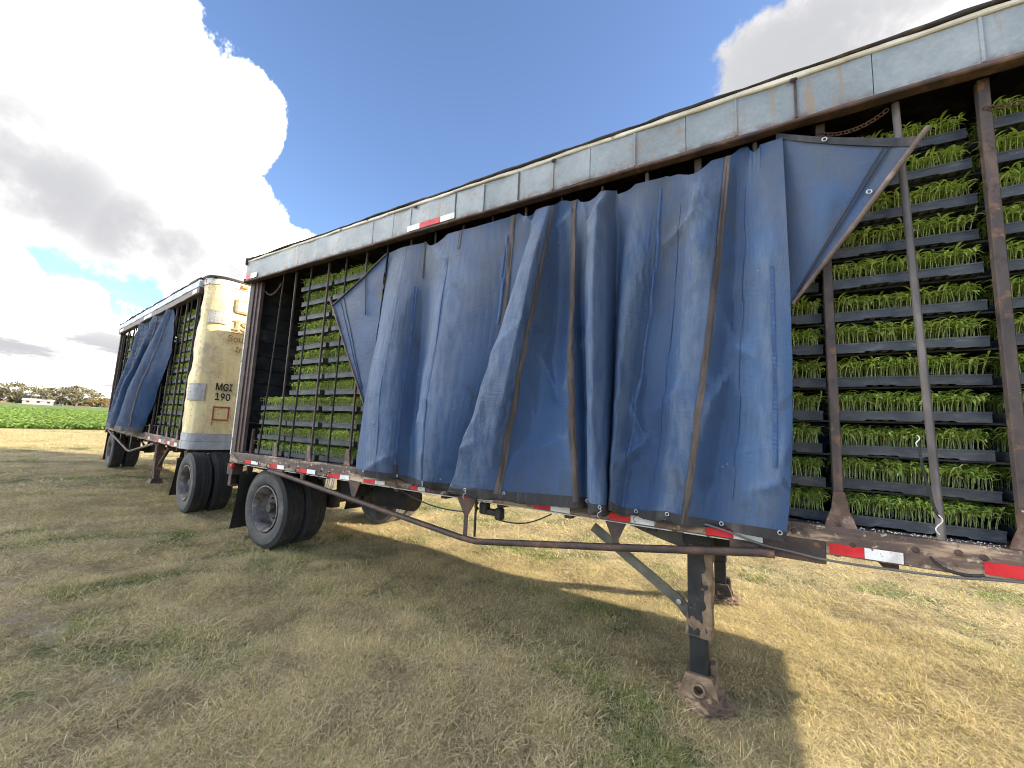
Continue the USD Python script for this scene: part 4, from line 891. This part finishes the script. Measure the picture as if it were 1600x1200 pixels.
# ------------------------------------------------------------------ seedling trays
rng = np.random.default_rng(21)
def leaf(mb, base, az, L, w, droop, tint, up=.35):
    d = np.array([math.cos(az), math.sin(az), 0.]); s = np.array([-d[1], d[0], 0.])
    C = [base + d * L * t + np.array([0, 0, L * (up * t - droop * t * t)]) for t in (0, .3, .65, 1.)]
    ws = (.10, .5, .42, 0)
    V, T = [], []
    for c, ww in zip(C, ws):
        V += [c - s * w * ww + np.array([0, 0, w * ww * .45]), c, c + s * w * ww + np.array([0, 0, w * ww * .45])]; T += [tint + .08, tint - .05, tint + .08]
    F = []
    for k in range(3): F += [(k * 3, k * 3 + 1, k * 3 + 4, k * 3 + 3), (k * 3 + 1, k * 3 + 2, k * 3 + 5, k * 3 + 4)]
    mb.add(V, F, T)
def seedling(mb, x, y, z, H, nl=5, lean=.0):
    a = rng.random() * 6.283; lx, ly = lean * H + rng.normal(0, .10) * H, rng.normal(-.03, .08) * H
    pts = np.array([(x, y, z), (x + lx * .25, y + ly * .2, z + H * .4), (x + lx * .8, y + ly * .7, z + H * .82)])
    n = 3; r = .0015; V = []
    for k, p in enumerate(pts): V += [p + np.array([r * math.cos(t), r * math.sin(t), 0]) * (1.1 - .15 * k) for t in (0, 2.09, 4.19)]
    F = [(k * 3 + j, k * 3 + (j + 1) % 3, (k + 1) * 3 + (j + 1) % 3, (k + 1) * 3 + j) for k in range(2) for j in range(3)]
    mb.add(V, F, [.02] * 3 + [.12] * 3 + [.25] * 3)
    for k in range(nl):
        t = (.62, .80, .92, 1., 1., .86)[k % 6]; b = pts[1] + (pts[2] - pts[1]) * max(0, (t - .4) / .6)
        leaf(mb, b, a + k * 2.3 + rng.normal(0, .3), rng.uniform(.030, .050) * (H / .1), rng.uniform(.010, .0165), rng.uniform(.45, 1.35), float(np.clip(rng.normal(.70, .15), .42, .97)), rng.uniform(.45, 1.25))
TL, TD, TH = .656, .335, .058
def tray_body(parent, notch=.008):
    b = MB()
    outline = [(-TL / 2, 0), (-TL * .30, 0), (-TL * .285, notch), (-TL * .09, notch), (-TL * .075, .0), (TL * .075, 0), (TL * .09, notch), (TL * .285, notch), (TL * .30, 0), (TL / 2, 0), (TL / 2, TH), (-TL / 2, TH)]
    b.prism(outline, 'y', 0, .006); b.prism(outline, 'y', TD - .006, TD)
    for s in (-1, 1): b.box(s * (TL / 2 - .003) - .003, s * (TL / 2 - .003) + .003, .0062, TD - .0062, .004, TH - .001)
    b.box(-TL / 2 - .002, TL / 2 + .002, -.0025, -.0002, TH - .008, TH + .001)
    b.box(-TL / 2 + .007, TL / 2 - .007, .0064, TD - .0064, .012, .016)
    for k in range(13): b.box(-TL / 2 + .02 + k * .05, -TL / 2 + .045 + k * .05, .02, TD - .02, .003, .0118)
    b.build('tray_shell', PLASTIC, parent)
    MB().box(-TL / 2 + .008, TL / 2 - .008, .0068, TD - .007, TH - .014, TH - .007).build('soil', SOIL, parent)
MODELS = stage.CreateClassPrim('/World/Models')
def tray_model(name, front_parts, nx, rows, H, nl=5):
    m = UsdGeom.Xform.Define(stage, '/World/Models/' + name).GetPrim(); tray_body(m, .008 if front_parts else .0015)
    back = MB()
    for j in range(rows):
        for i in range(nx):
            x = -TL / 2 + .018 + (TL - .036) * (i + .5 * (j % 2) * .6) / (nx - .7) + rng.normal(0, .003); y = .022 + (TD - .044) * j / max(1, rows - 1) + rng.normal(0, .003)
            h = H * rng.uniform(.78, 1.14) * (1. + (.0 if j else -.04))
            mb = MB() if (j == 0 and front_parts) else back
            seedling(mb, x, y, TH - .008, h, nl + int(rng.integers(0, 2)), .05)
            if mb is not back: mb.build('seedling', SEEDM, m, tint=True, smooth=False)
    tag(back.build('seedlings', SEEDM, m, tint=True), kind='stuff')
    return '/World/Models/' + name
NEAR = [tray_model(f'near_tray_{k}', True, 26, 9, .136 - .004 * k, 4) for k in range(4)]
FAR = [tray_model(f'far_tray_{k}', False, 26, 7, .136 - .004 * k, 4) for k in range(3)]
ORD = ['bottom', 'second', 'third', 'fourth', 'fifth', 'sixth', 'seventh', 'eighth', 'ninth', 'tenth', 'eleventh', 'top']
def tray(model, origin, rot, lx, ly, lz, label, group):
    """origin, rot: the frame of the trailer it stands in"""
    R = Gf.Rotation(Gf.Vec3d(0, 1, 0), rot[1]) if rot[1] else Gf.Rotation(Gf.Vec3d(0, 0, 1), rot[2])
    p = R.TransformDir(Gf.Vec3d(lx, ly, lz)) + Gf.Vec3d(*origin)
    x = UsdGeom.Xform.Define(stage, free('/World', 'seedling_tray'))
    x.AddTranslateOp().Set(p); x.AddRotateXYZOp().Set(Gf.Vec3f(0, rot[1] + float(rng.normal(0, .25)), rot[2] + float(rng.normal(0, .5))))
    pr = x.GetPrim(); pr.GetReferences().AddInternalReference(model); pr.SetInstanceable(True)
    tag(pr, label=label, category='seedling tray', group=group)
NAMES_A = {0: 'in the half-empty rear bay', 1: 'in the first full rear bay', 2: 'in the second full rear bay', 3: 'at the tarpaulin left edge', 8: 'at the tarpaulin right edge', 9: 'behind the leaning pole at right', 10: 'right of the last steel post'}
def bay_x(k): return POSTS_A[k - 1] + .362 if k else POSTS_A[0] - .0
for k in (0, 1, 2, 3, 4, 8, 9, 10):
    for t in range(12):
        if k == 0 and t > 3: continue
        if k == 4 and t > 11: continue
        near = k >= 8
        x = (POSTS_A[k - 1] + .362 if k else POSTS_A[0] - .19) + rng.normal(0, .006) + (-.18 if (t < 4 and k in (1,)) else 0.) * 0
        if k == 0: x = POSTS_A[0] - .36
        y = .105 + rng.uniform(-.015, .02) + (.03 if (near and t in (0, 1, 2, 3)) else 0)
        z = BEDZ + .004 + .2055 * t + (.002 if t == 0 else 0)
        nm = NAMES_A.get(k, 'hidden behind the tarpaulin left edge')
        tray((NEAR[(t * 3 + k) % 4] if near else FAR[(t + k) % 3]), A_LOC, A_ROT, x, y, z, f'{ORD[t]}-tier seedling tray {nm}, front trailer', 'seedling trays stacked on the front trailer')
        if k != 4: tray(FAR[(t * 2 + k) % 3], A_LOC, A_ROT, x + rng.normal(0, .012), y + .352, z, f'{ORD[t]}-tier seedling tray of the inner row {nm}, front trailer', 'second row of trays inside the front trailer')
for k in range(11):
    x = POSTS_B[0] - .362 - .7235 * (k - 0) + .0
    if k == 0: pass
    if 3 <= k < 7 or k > 9: continue
    where = ('beside the yellow front panel', 'second from the yellow front panel', 'third from the yellow front panel', '', '', '', '', 'left of the hanging tarpaulin', 'second from the rear end', 'at the rear end')[k]
    for t in range(12):
        tray(FAR[(t + 2 * k) % 3], B_LOC, B_ROT, x + rng.normal(0, .008), .11 + rng.uniform(-.01, .02), BZ + .005 + .218 * t, f'{ORD[t]}-tier seedling tray {where}, rear trailer', 'seedling trays stacked on the rear trailer')
# bungee cord hooked to the leaning pole
bg = thing('bungee_cord', 'black bungee cord with white hooks hanging on the leaning pole at right', 'bungee cord', A_LOC, A_ROT)
hang([(6.345, -.03, 1.70), (6.36, -.025, 1.56), (6.385, -.02, 1.40), (6.412, -.02, 1.315)], .006).build('cord', CABLE, bg, smooth=True)
MB().tube([(6.405 + .014 * math.sin(a * 2), -.024, 1.33 - .032 * a) for a in np.linspace(0, 3.1, 18)], .0035, 6).build('hook', TAPEWHITE, bg, smooth=True)
MB().tube([(6.345 + .008 * math.sin(a * 2), -.03, 1.74 - .02 * a) for a in np.linspace(0, 3.1, 14)], .003, 6).build('hook', TAPEWHITE, bg, smooth=True)

# spilled perlite along the deck edge at right
pm = MB()
for _ in range(420):
    x = rng.uniform(5.85, 7.6) if rng.random() < .8 else rng.uniform(-.2, 2.0); y = rng.uniform(-.004, .085); a = rng.random(3) * .0035 + .0015
    pm.add(np.array([(0, 0, 0), (1, .2, 0), (.3, 1, .1), (.45, .4, .8)]) * a * 1.6 + [x, y, 1.2012], [(0, 2, 1), (0, 1, 3), (1, 2, 3), (2, 0, 3)])
pp_ = pm.build('spilled_perlite', TAPEWHITE); _x = UsdGeom.Xformable(pp_); _x.AddTranslateOp().Set(Gf.Vec3d(*map(float, A_LOC))); _x.AddRotateXYZOp().Set(Gf.Vec3f(*map(float, A_ROT)))
tag(pp_, kind='stuff', label='white perlite crumbs spilled along the trailer deck edge', category='perlite')

# ------------------------------------------------------------------ tarpaulin curtains
from scipy.interpolate import CubicSpline, PchipInterpolator
def cloth(cols, nu, nv, vs=(0., .33, .66, 1.), wr=.010, pu=(), seed=1, bell=0.):
    """cols: per fold line, (x, z, outward) at the four heights vs. Returns S(u, v) -> points, with u in column units"""
    C = np.array(cols, float).reshape(len(cols), 4, 3); K = np.arange(len(cols))
    fu = CubicSpline(K, C, axis=0) if False else PchipInterpolator(K, C, axis=0)
    def S(u, v):
        u, v = np.atleast_1d(u), np.atleast_1d(v)
        # rounded folds: a little smoothing along u
        c = sum(w * fu(np.clip(u + d, 0, len(cols) - 1)) for d, w in ((-.3, .15), (0, .70), (.3, .15)))
        p = PchipInterpolator(vs, c, axis=1)(v)                 # (len u, len v, 3)
        return np.stack([p[..., 0], -p[..., 2], p[..., 1]], -1)
    def wrinkle(P, U, V):
        q = P.reshape(-1, 3)
        f = N(np.stack([q[:, 0] * 2.6, q[:, 1] * 2., q[:, 2] * .8], 1) + seed) * wr * 1.6 + N(np.stack([q[:, 0] * 6., q[:, 1] * 4, q[:, 2] * 4.5], 1) + 5 + seed) * wr * .6
        for uc, amp in pu:       # horizontal puckers gathered along a seam or strap
            g_ = np.exp(-((U.ravel() - uc) / .8) ** 2); zz = q[:, 2]
            pk = N(np.stack([q[:, 0] * 2.5, zz * 0, zz * 17.], 1) + uc)
            f = f + amp * g_ * pk
        drag = N(np.stack([q[:, 0] * 1.6 + q[:, 2] * 1.1, q[:, 1], q[:, 2] * 3.4 - q[:, 0] * 1.2], 1) + 11 + seed) * np.clip(1.9 - q[:, 2], 0, .8) * wr * 2.6
        P = P.copy(); P[..., 1] -= (f + drag).reshape(P.shape[:2]); return P
    def grid(u0, u1, v0, v1, nu, nv, off=0.):
        u, v = np.linspace(u0, u1, nu), np.linspace(v0, v1, nv); U, V_ = np.meshgrid(u, v, indexing='ij')
        P = wrinkle(S(u, v), U, V_)
        if off:
            du, dv = np.gradient(P, axis=0), np.gradient(P, axis=1); N = np.cross(du, dv); N /= np.linalg.norm(N, axis=2, keepdims=True) + 1e-12
            P = P + N * (off * np.sign(-(N[..., 1].mean())) if abs(N[..., 1].mean()) > .05 else off)
        F = [(a * nv + b, (a + 1) * nv + b, (a + 1) * nv + b + 1, a * nv + b + 1) for a in range(nu - 1) for b in range(nv - 1)]
        return P, F
    return S, grid
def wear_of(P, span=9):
    """how much a place stands proud of its surroundings: ridges there are paled, lit-fold contrast as well as rubbing"""
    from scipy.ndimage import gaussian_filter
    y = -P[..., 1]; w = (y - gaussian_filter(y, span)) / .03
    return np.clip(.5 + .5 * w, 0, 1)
def two_sided(P, F, th=.003):
    V = P.reshape(-1, 3); return MB().add(V, F).add(V + [0, th, 0], [f[::-1] for f in F])
COLS = [[2.042, 3.588, -.02, 2.01, 2.756, .04, 1.951, 1.993, .06, 1.944, 1.164, .1], [2.325, 3.575, .02, 2.329, 2.71, .1, 2.282, 1.964, .12, 2.314, 1.174, .14], [2.557, 3.595, 0., 2.575, 2.696, .06, 2.556, 1.934, .08, 2.542, 1.16, .09],
        [2.729, 3.675, -.07, 2.712, 2.703, -.02, 2.665, 1.908, 0., 2.702, 1.141, .04], [3.013, 3.61, .04, 3.006, 2.643, .1, 2.943, 1.899, .11, 2.934, 1.141, .12], [3.37, 3.637, .02, 3.332, 2.681, .07, 3.286, 1.903, .07, 3.094, 1.124, .07],
        [3.733, 3.671, -.01, 3.701, 2.95, .02, 3.543, 2.084, 0., 3.226, 1.114, 0.], [3.902, 3.695, -.08, 3.857, 3.01, -.05, 3.688, 2.086, -.04, 3.407, 1.118, 0.], [3.974, 3.643, .02, 3.876, 2.948, .12, 3.65, 2.061, .16, 3.332, 1.128, .18],
        [4.076, 3.619, .05, 4.044, 2.855, .15, 3.909, 2.054, .17, 3.608, 1.137, .17], [4.133, 3.631, .03, 4.071, 2.865, .11, 3.958, 2.059, .13, 3.785, 1.133, .14], [4.194, 3.687, -.06, 4.209, 2.871, .03, 4.174, 2.061, .06, 4.155, 1.138, .1],
        [4.326, 3.636, 0., 4.347, 2.84, .06, 4.381, 2.054, .08, 4.446, 1.15, .09], [4.419, 3.695, -.08, 4.414, 2.857, -.02, 4.459, 2.061, .01, 4.495, 1.142, .06], [4.588, 3.597, .06, 4.555, 3.042, .13, 4.571, 2.043, .14, 4.586, 1.144, .15],
        [4.673, 3.629, 0., 4.654, 2.941, .08, 4.661, 2.045, .1, 4.685, 1.133, .14], [4.712, 3.692, -.1, 4.695, 2.825, -.05, 4.685, 2.061, -.03, 4.662, 1.135, .02], [4.867, 3.604, .02, 4.779, 2.769, .08, 4.731, 1.951, .09, 4.701, 1.177, .12],
        [5.041, 3.616, 0., 4.978, 2.753, .04, 4.859, 1.863, .04, 4.772, 1.136, .08], [5.149, 3.72, -.09, 5.09, 2.759, -.03, 5.005, 1.866, 0., 4.922, 1.128, .06], [5.291, 3.656, .02, 5.259, 2.923, .09, 5.163, 2.037, .08, 5.054, 1.136, .1],
        [5.48, 3.659, .01, 5.395, 2.815, .07, 5.282, 1.906, .08, 5.179, 1.136, .09], [5.568, 3.719, -.07, 5.524, 2.774, 0., 5.465, 1.87, .02, 5.391, 1.122, .05], [5.679, 3.668, .02, 5.666, 2.721, .08, 5.655, 1.867, .09, 5.597, 1.131, .09], [5.801, 3.665, .04, 5.802, 2.698, .08, 5.79, 1.869, .08, 5.74, 1.116, .08]]
for c in COLS:
    c[1] = max(c[1], 3.63)
    c[2] = c[2] + .02
    c[2] = float(np.clip(c[2] * .9, -.004, .065))
    for k in (5, 8): c[k] = max(c[k] * 2.5 - .075, .0)
    c[11] = max(c[11] * 2. - .075, .03)
def relax(P, pins, ex=1.03, ez=1.01, iters=260, g=.00035, ywall=None, seed=0, stiff=.9, bend=.05, anchor=.006):
    """Position-based cloth: P (nu, nv, 3) start shape; pins bool (nu, nv); rest lengths those of P times ex (across) and ez (down)."""
    rng = np.random.default_rng(seed)
    X = P.copy(); V = np.zeros_like(X)
    L = lambda a, b: np.linalg.norm(P[b] - P[a], axis=-1)
    sl = np.s_
    cons = []
    def add(a, b, k, w):
        r = np.linalg.norm(P[b] - P[a], axis=-1) * k; cons.append((a, b, r, w))
    nu, nv = P.shape[:2]
    for par in (0, 1):
        n = (nu - 1 - par) // 2; add(sl[par:par + 2 * n:2, :], sl[par + 1:par + 2 * n:2, :], ex, stiff)
        n = (nv - 1 - par) // 2; add(sl[:, par:par + 2 * n:2], sl[:, par + 1:par + 2 * n:2], ez, stiff)
    kd = np.sqrt((ex**2 + ez**2) / 2)
    for p in (0, 1):
        for q in (0, 1):
            a_i = sl[p:nu - 1:2, q:nv - 1:2]
            ni, nj = len(range(p, nu - 1, 2)), len(range(q, nv - 1, 2))
            add(a_i, sl[p + 1:p + 1 + 2 * ni:2, q + 1:q + 1 + 2 * nj:2], kd, .35)
            add(sl[p + 1:p + 1 + 2 * ni:2, q:nv - 1:2], sl[p:nu - 1:2, q + 1:q + 1 + 2 * nj:2], kd, .35)
    # bending: long-range spans of 4
    for s in range(4):
        for par in (0, 1):
            idx = np.arange(s, nu - 4, 8) + 4 * par; idx = idx[idx + 4 < nu]
            if len(idx): cons.append((idx, idx + 4, None, 'u'))
            idx = np.arange(s, nv - 4, 8) + 4 * par; idx = idx[idx + 4 < nv]
            if len(idx): cons.append((idx, idx + 4, None, 'v'))
    X[..., 1] += rng.normal(0, .0015, X.shape[:2]) * ~pins
    free = (~pins).astype(float)[..., None]
    for it in range(iters):
        V = (X - (Xo if it else X)) * .93
        Xo = X.copy()
        X = X + (V + np.array([0, 0, -g]) + (P - X) * anchor) * free
        for a, b, r, w in cons:
            if isinstance(w, str):
                if w == 'u':
                    A, B, M = X[a], X[b], X[a + 2]
                    d = (A + B) / 2 - M; m = bend
                    X[a + 2] = M + d * m * free[a + 2]; X[a] = A - d * m * .5 * free[a]; X[b] = B - d * m * .5 * free[b]
                else:
                    A, B, M = X[:, a], X[:, b], X[:, a + 2]
                    d = (A + B) / 2 - M; m = bend
                    X[:, a + 2] = M + d * m * free[:, a + 2]; X[:, a] = A - d * m * .5 * free[:, a]; X[:, b] = B - d * m * .5 * free[:, b]
                continue
            A, B = X[a], X[b]; fa, fb = free[a], free[b]
            d = B - A; l = np.linalg.norm(d, axis=-1, keepdims=True) + 1e-9
            c = d * ((l - r[..., None]) / l) * w / np.maximum(fa + fb, 1e-9)
            X[a] = A + c * fa; X[b] = B - c * fb
        if ywall is not None:
            lim = ywall(X); X[..., 1] = np.where(pins, X[..., 1], np.minimum(X[..., 1], lim))
    return X

CA = thing('tarpaulin_curtain', 'large blue tarpaulin with brown straps hanging in folds on the front trailer', 'tarpaulin', A_LOC, A_ROT)
S, grid = cloth(COLS, 0, 0, wr=.006, pu=[(6, .005), (10, .006), (12, .005), (21, .007), (2, .005), (18, .005), (23, .005)])
NC = len(COLS) - 1
# the sheet is hung from its hooks, given some slack and let settle
NU, NV = 24 * 12 + 1, 176
P, F = grid(0, NC, 0, 1, NU, NV)
uu = np.linspace(0, NC, NU); pins = np.zeros((NU, NV), bool)
slack = [(2.4, 3.8), (6.2, 7.7), (12.3, 13.8), (15.2, 16.8), (18.2, 20.4), (22.3, 22.9)]
pins[:, 0] = [not any(a < q < b for a, b in slack) for q in uu]
vv = np.linspace(0, 1, NV)
for a, b in slack:
    w = np.clip((uu - a) / (b - a), 0, 1); bump = (4 * w * (1 - w))[:, None] * np.exp(-(vv / .10) ** 2)[None]
    P[..., 2] -= .10 * bump * min(1, b - a); P[..., 1] -= .05 * bump
for q in (0, 2.1, 4.1, 5.6, 8.0, 8.7, 10.2, 13.2, 14.6, 16.6, 18.6, 20.2, 22.0, 24.): pins[np.argmin(abs(uu - q)), -1] = True
P = relax(P, pins, 1.03, 1.02, 400, .00003, lambda X: np.where(X[..., 2] < 1.21, -.026, .0), 3, bend=.012, anchor=.0012)
# sharper creases where the sheet is pulled or buckled: (x, z) to (x, z), width, height
CREASES = [(3.355, 1.335, 3.696, 1.865, 0.03, 0.035), (3.677, 1.865, 3.866, 2.278, 0.03, 0.02), (4.172, 2.5, 4.135, 2.264, 0.02, 0.03), (4.135, 2.264, 4.251, 1.954, 0.022, 0.035), (4.251, 1.954, 4.331, 2.081, 0.02, 0.02), (4.705, 1.433, 4.909, 1.64, 0.03, 0.05), (4.909, 1.64, 4.835, 1.861, 0.025, 0.03), (4.835, 1.861, 4.894, 2.066, 0.02, 0.02), (5.549, 1.373, 5.705, 1.431, 0.025, 0.03), (5.705, 1.431, 5.745, 1.698, 0.025, 0.02), (5.31, 1.795, 5.517, 2.246, 0.05, 0.04), (5.075, 3.115, 5.239, 3.237, 0.03, 0.055), (5.239, 3.237, 5.284, 3.451, 0.03, 0.04), (4.48, 3.277, 4.576, 3.509, 0.022, 0.045), (4.409, 3.585, 4.495, 3.273, 0.02, 0.035), (4.176, 3.456, 4.286, 3.54, 0.025, 0.04), (3.839, 3.622, 3.953, 3.511, 0.03, 0.04), (2.833, 3.478, 3.009, 3.33, 0.03, 0.035), (2.183, 1.204, 2.571, 1.412, 0.03, 0.03), (2.676, 1.558, 2.85, 1.911, 0.03, 0.03), (3.403, 1.465, 3.625, 1.57, 0.03, 0.03), (3.722, 2.286, 3.99, 2.516, 0.03, 0.025), (4.321, 2.311, 4.523, 2.438, 0.02, 0.02), (5.426, 2.601, 5.507, 2.282, 0.04, 0.03), (5.604, 2.183, 5.487, 2.283, 0.03, 0.03), (4.983, 1.862, 5.212, 2.057, 0.035, 0.025), (4.046, 1.505, 4.349, 1.662, 0.03, 0.025)]
for x0, z0, x1, z1, w, amp in CREASES:
    d = np.array([x1 - x0, z1 - z0]); l = np.linalg.norm(d); d /= l
    rx, rz = P[..., 0] - x0, P[..., 2] - z0; t = (rx * d[0] + rz * d[1]) / l; e = rx * -d[1] + rz * d[0]
    ta = np.clip(1 - np.abs(t - .5) / .75, 0, 1) ** .7
    P[..., 1] -= amp * 1.25 * ta * np.exp(-np.sqrt(e ** 2 + .006 ** 2) / np.where(e > 0, w, 2.4 * w)) * np.clip((P[..., 2] - 1.15) / .1, 0, 1)
GP = (uu, np.linspace(0, 1, NV)); from scipy.interpolate import RectBivariateSpline
SP = [RectBivariateSpline(GP[0], GP[1], P[..., k], kx=3, ky=3) for k in range(3)]
def S(u, v): return np.stack([f(u, v) for f in SP], -1)
def grid(u0, u1, v0, v1, nu, nv, off=0.):
    u, v = np.linspace(u0, u1, nu), np.linspace(v0, v1, nv); P = S(u, v)
    if v1 > 1: P[:, -1] += (P[:, -1] - P[:, -2]) * .3
    if off:
        du = np.stack([f(u, v, dx=1) for f in SP], -1); dv = np.stack([f(u, v, dy=1) for f in SP], -1); Nn = np.cross(du, dv); Nn /= np.linalg.norm(Nn, axis=2, keepdims=True) + 1e-12
        P = P + Nn * (off * (-1 if Nn[..., 1].mean() > 0 else 1))
    return P, [(a * nv + b, (a + 1) * nv + b, (a + 1) * nv + b + 1, a * nv + b + 1) for a in range(nu - 1) for b in range(nv - 1)]
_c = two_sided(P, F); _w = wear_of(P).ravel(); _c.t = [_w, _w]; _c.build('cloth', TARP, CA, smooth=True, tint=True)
def ribbon(u, du0, du1, v0, v1, off, name, mat, nv=150, parent=CA, gr=None):
    P, F = (gr or grid)(u - du0, u + du1, v0, v1, 7, nv, off); return two_sided(P, F, .001).build(name, mat, parent, smooth=True)
# brown straps follow the sheet
def strap_at(u, w, v0=0., v1=1., name='strap', mat=STRAPM, off=.006, gr=None, SS=None, parent=CA):
    d = np.linalg.norm((SS or S)(np.array([u + .1]), np.array([.6])) - (SS or S)(np.array([u - .1]), np.array([.6]))) / .2
    return ribbon(u, w / 2 / d, w / 2 / d, v0, v1, off, name, mat, parent=parent, gr=gr)
for u, v0, v1 in ((5.9, 0., .45), (10.0, 0., .985), (12., 0., .985), (21., 0., .995)): strap_at(u, .042, v0, v1)
strap_at(2.35, .035, 0., .13, 'strap', HEMM); strap_at(4.35, .035, 0., .06, 'strap')
strap_at(2.0, .05, .93, .99, 'strap', HEMM)
for u, w, v0, v1 in ((2., .030, .16, .96), (4., .022, .08, .985), (5.75, .03, .08, .42), (17.95, .022, .03, .97), (23.3, .018, .3, .8), (1.2, .006, 0, 1), (19.2, .006, .1, .9), (22.2, .006, .1, .9)): strap_at(u, w, v0, v1, 'seam', SEAMM, .004)
# black hem along the foot, with eyelets and hooks
P, F = grid(0, NC, .971, 1.004, 24 * 11 + 1, 6, .005); two_sided(P, F, .012).build('hem', HEMM, CA, smooth=True)
for u in (.6, 2.1, 4.1, 5.6, 8.7, 10.2, 13.2, 14.6, 18.6, 20.2, 22.0, 23.7):
    p = grid(u - .02, u + .02, .972, .982, 3, 3)[0][1, 1] + np.array([0, -.010, 0])
    MB().tube([p + np.array([.011 * math.cos(a), 0, .011 * math.sin(a)]) for a in np.linspace(0, 2 * np.pi, 13)[:-1]], .0032, 6, closed=True).build('eyelet', HOOKM, CA, smooth=True)
    if u in (.6, 4.1, 5.6, 8.7, 10.2, 14.6, 18.6, 21., 20.2): s_hook(p[0], p[2] - .005, .75, p[1] - .004).build('hook', HOOKM if u in (8.7, 14.6, 4.1) else CABLE, CA, smooth=True)
# right-hand end turned out along its pole
def flap_sheet(corners, name, mat, n=26, belly=.05, seed=0, y0=-.03, parent=CA, tip=.0):
    """corners: top-inner, top-outer, bottom (x, z); a slack triangle"""
    a, b, c = [np.array(q, float) for q in corners]; V = []
    for i in range(n + 1):
        for j in range(n + 1):
            s, t = i / n, j / n; top = a + (b - a) * s; p = top * (1 - t) + c * t if True else 0
            p = (a + (b - a) * s) * (1 - t) + (c) * t
            sag = .035 * math.sin(math.pi * s) * (1 - t) ** 2
            V.append((p[0], y0 - belly * math.sin(math.pi * min(1, s * 1.15) ** 1.3) * (1 - t) * .8 - tip * s * (1 - t), p[1] - sag))
    V = np.array(V); q = V * [3., 1, 3.] + seed; V[:, 1] -= N(q) * .014
    F = [(i * (n + 1) + j, (i + 1) * (n + 1) + j, (i + 1) * (n + 1) + j + 1, i * (n + 1) + j + 1) for i in range(n) for j in range(n)]
    two_sided(V, F).build(name, mat, parent, smooth=True); return V.reshape(n + 1, n + 1, 3)
V = flap_sheet([(5.76, 3.715), (6.425, 3.40), (5.76, 2.46)], 'cloth', TARP, belly=.03, seed=3, tip=.07, y0=-.035)
MB().tube([V[-1, 0] + np.array([.035, -.004, .045]), V[-1, 0], V[-1, 13] + np.array([.006, .0, -.004]), V[-1, 24]], [.016, .015, .014, .012], 8).build('edge_pole', WOODP, CA, smooth=True)
top = V[:, 0]; hm = []
for i in range(len(top)): hm += [top[i] + np.array([0, -.006, .004]), top[i] + np.array([0, -.008, -.035 - .02 * i / 26])]
two_sided(np.array(hm), [(2 * k, 2 * k + 2, 2 * k + 3, 2 * k + 1) for k in range(len(top) - 1)], .008).build('hem', HEMM, CA, smooth=True)
for s, w in ((.86, .004), (.80, .003)):
    line = V[int(round(s * 26)), :23]; MB().tube(line + np.array([0, -.004, 0]), w, 5).build('seam', HEMM, CA, smooth=True)
for i, j in ((10, 0), (24, 7)):
    p = V[i, j] + np.array([-.01, -.014, -.015]); MB().tube([p + np.array([.012 * math.cos(a), 0, .012 * math.sin(a)]) for a in np.linspace(0, 2 * np.pi, 13)[:-1]], .004, 6, closed=True).build('eyelet', HOOKM, CA, smooth=True)
# left-hand end folded back on its pole
V = flap_sheet([(2.06, 3.60), (1.19, 3.10), (1.95, 1.80)], 'cloth', TARP, belly=.02, seed=8, y0=-.034, tip=.03)
MB().tube([V[-1, 0] + np.array([-.055, -.004, .10]), V[-1, 0], V[-1, 13], V[-1, 25]], [.014, .014, .013, .011], 8).build('edge_pole', WOODP, CA, smooth=True)
MB().tube(V[:, 0] + np.array([0, -.006, 0]), .012, 6).build('hem', HEMM, CA, smooth=True)
line = V[9, :9] + np.array([0, -.008, 0]); MB().tube(line, .005, 5).build('seam', HEMM, CA, smooth=True)
for s in (20, 22): MB().tube(V[s, :22] + np.array([0, -.003, 0]), .004, 5).build('seam', SEAMM if s == 22 else HEMM, CA, smooth=True)
# curtain of the rear trailer, two bunched folds
CB = thing('tarpaulin_curtain', 'dark blue tarpaulin bunched in two long folds on the rear trailer', 'tarpaulin', B_LOC, B_ROT)
def colb(x, o):
    o = [max(o[0], 0.), max(1.4 * o[1] - .03, 0.), max(1.5 * o[2] - .04, 0.), max(1.4 * o[3] - .03, .03)]
    return [x[0], 3.93, o[0], x[1], 3.02, o[1], x[2], 2.1, o[2], x[3], 1.2, o[3]]
CBC = [colb((1.75, 1.35, .60, -.20), (-.02, .02, .05, .06)), colb((2.15, 1.75, 1.05, .35), (.06, .10, .14, .14)), colb((2.35, 2.05, 1.40, .85), (.02, .05, .08, .10)), colb((2.75, 2.55, 1.80, 1.05), (-.04, .03, .06, .08)), colb((2.95, 2.85, 2.05, 1.17), (-.10, -.06, -.04, .02)),
       colb((3.15, 3.05, 2.15, 1.20), (.00, .10, .18, .20)), colb((3.55, 3.40, 2.60, 1.75), (.06, .16, .22, .22)), colb((3.95, 3.65, 2.90, 2.25), (-.06, .02, .06, .10)), colb((4.25, 3.85, 3.05, 2.40), (-.08, -.04, .0, .04)), colb((4.60, 4.05, 3.25, 2.55), (.03, .14, .20, .22)), colb((4.80, 4.50, 3.85, 3.25), (.08, .18, .24, .24)), colb((4.95, 4.85, 4.35, 3.85), (.02, .10, .16, .16)), colb((5.02, 5.45, 4.80, 4.15), (-.05, .02, .03, .03))]
SB, gridb = cloth(CBC, 0, 0, wr=.014, pu=[(2, .016), (7, .012)], seed=4)
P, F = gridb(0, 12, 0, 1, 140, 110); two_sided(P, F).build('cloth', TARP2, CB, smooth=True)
for u in (2., 6.6, 10.8): strap_at(u, .05, 0., .99, gr=gridb, SS=SB, parent=CB, mat=STRAPM)
P, F = gridb(0, 12, .965, 1.003, 140, 5, .006); two_sided(P, F, .012).build('hem', HEMM, CB, smooth=True)
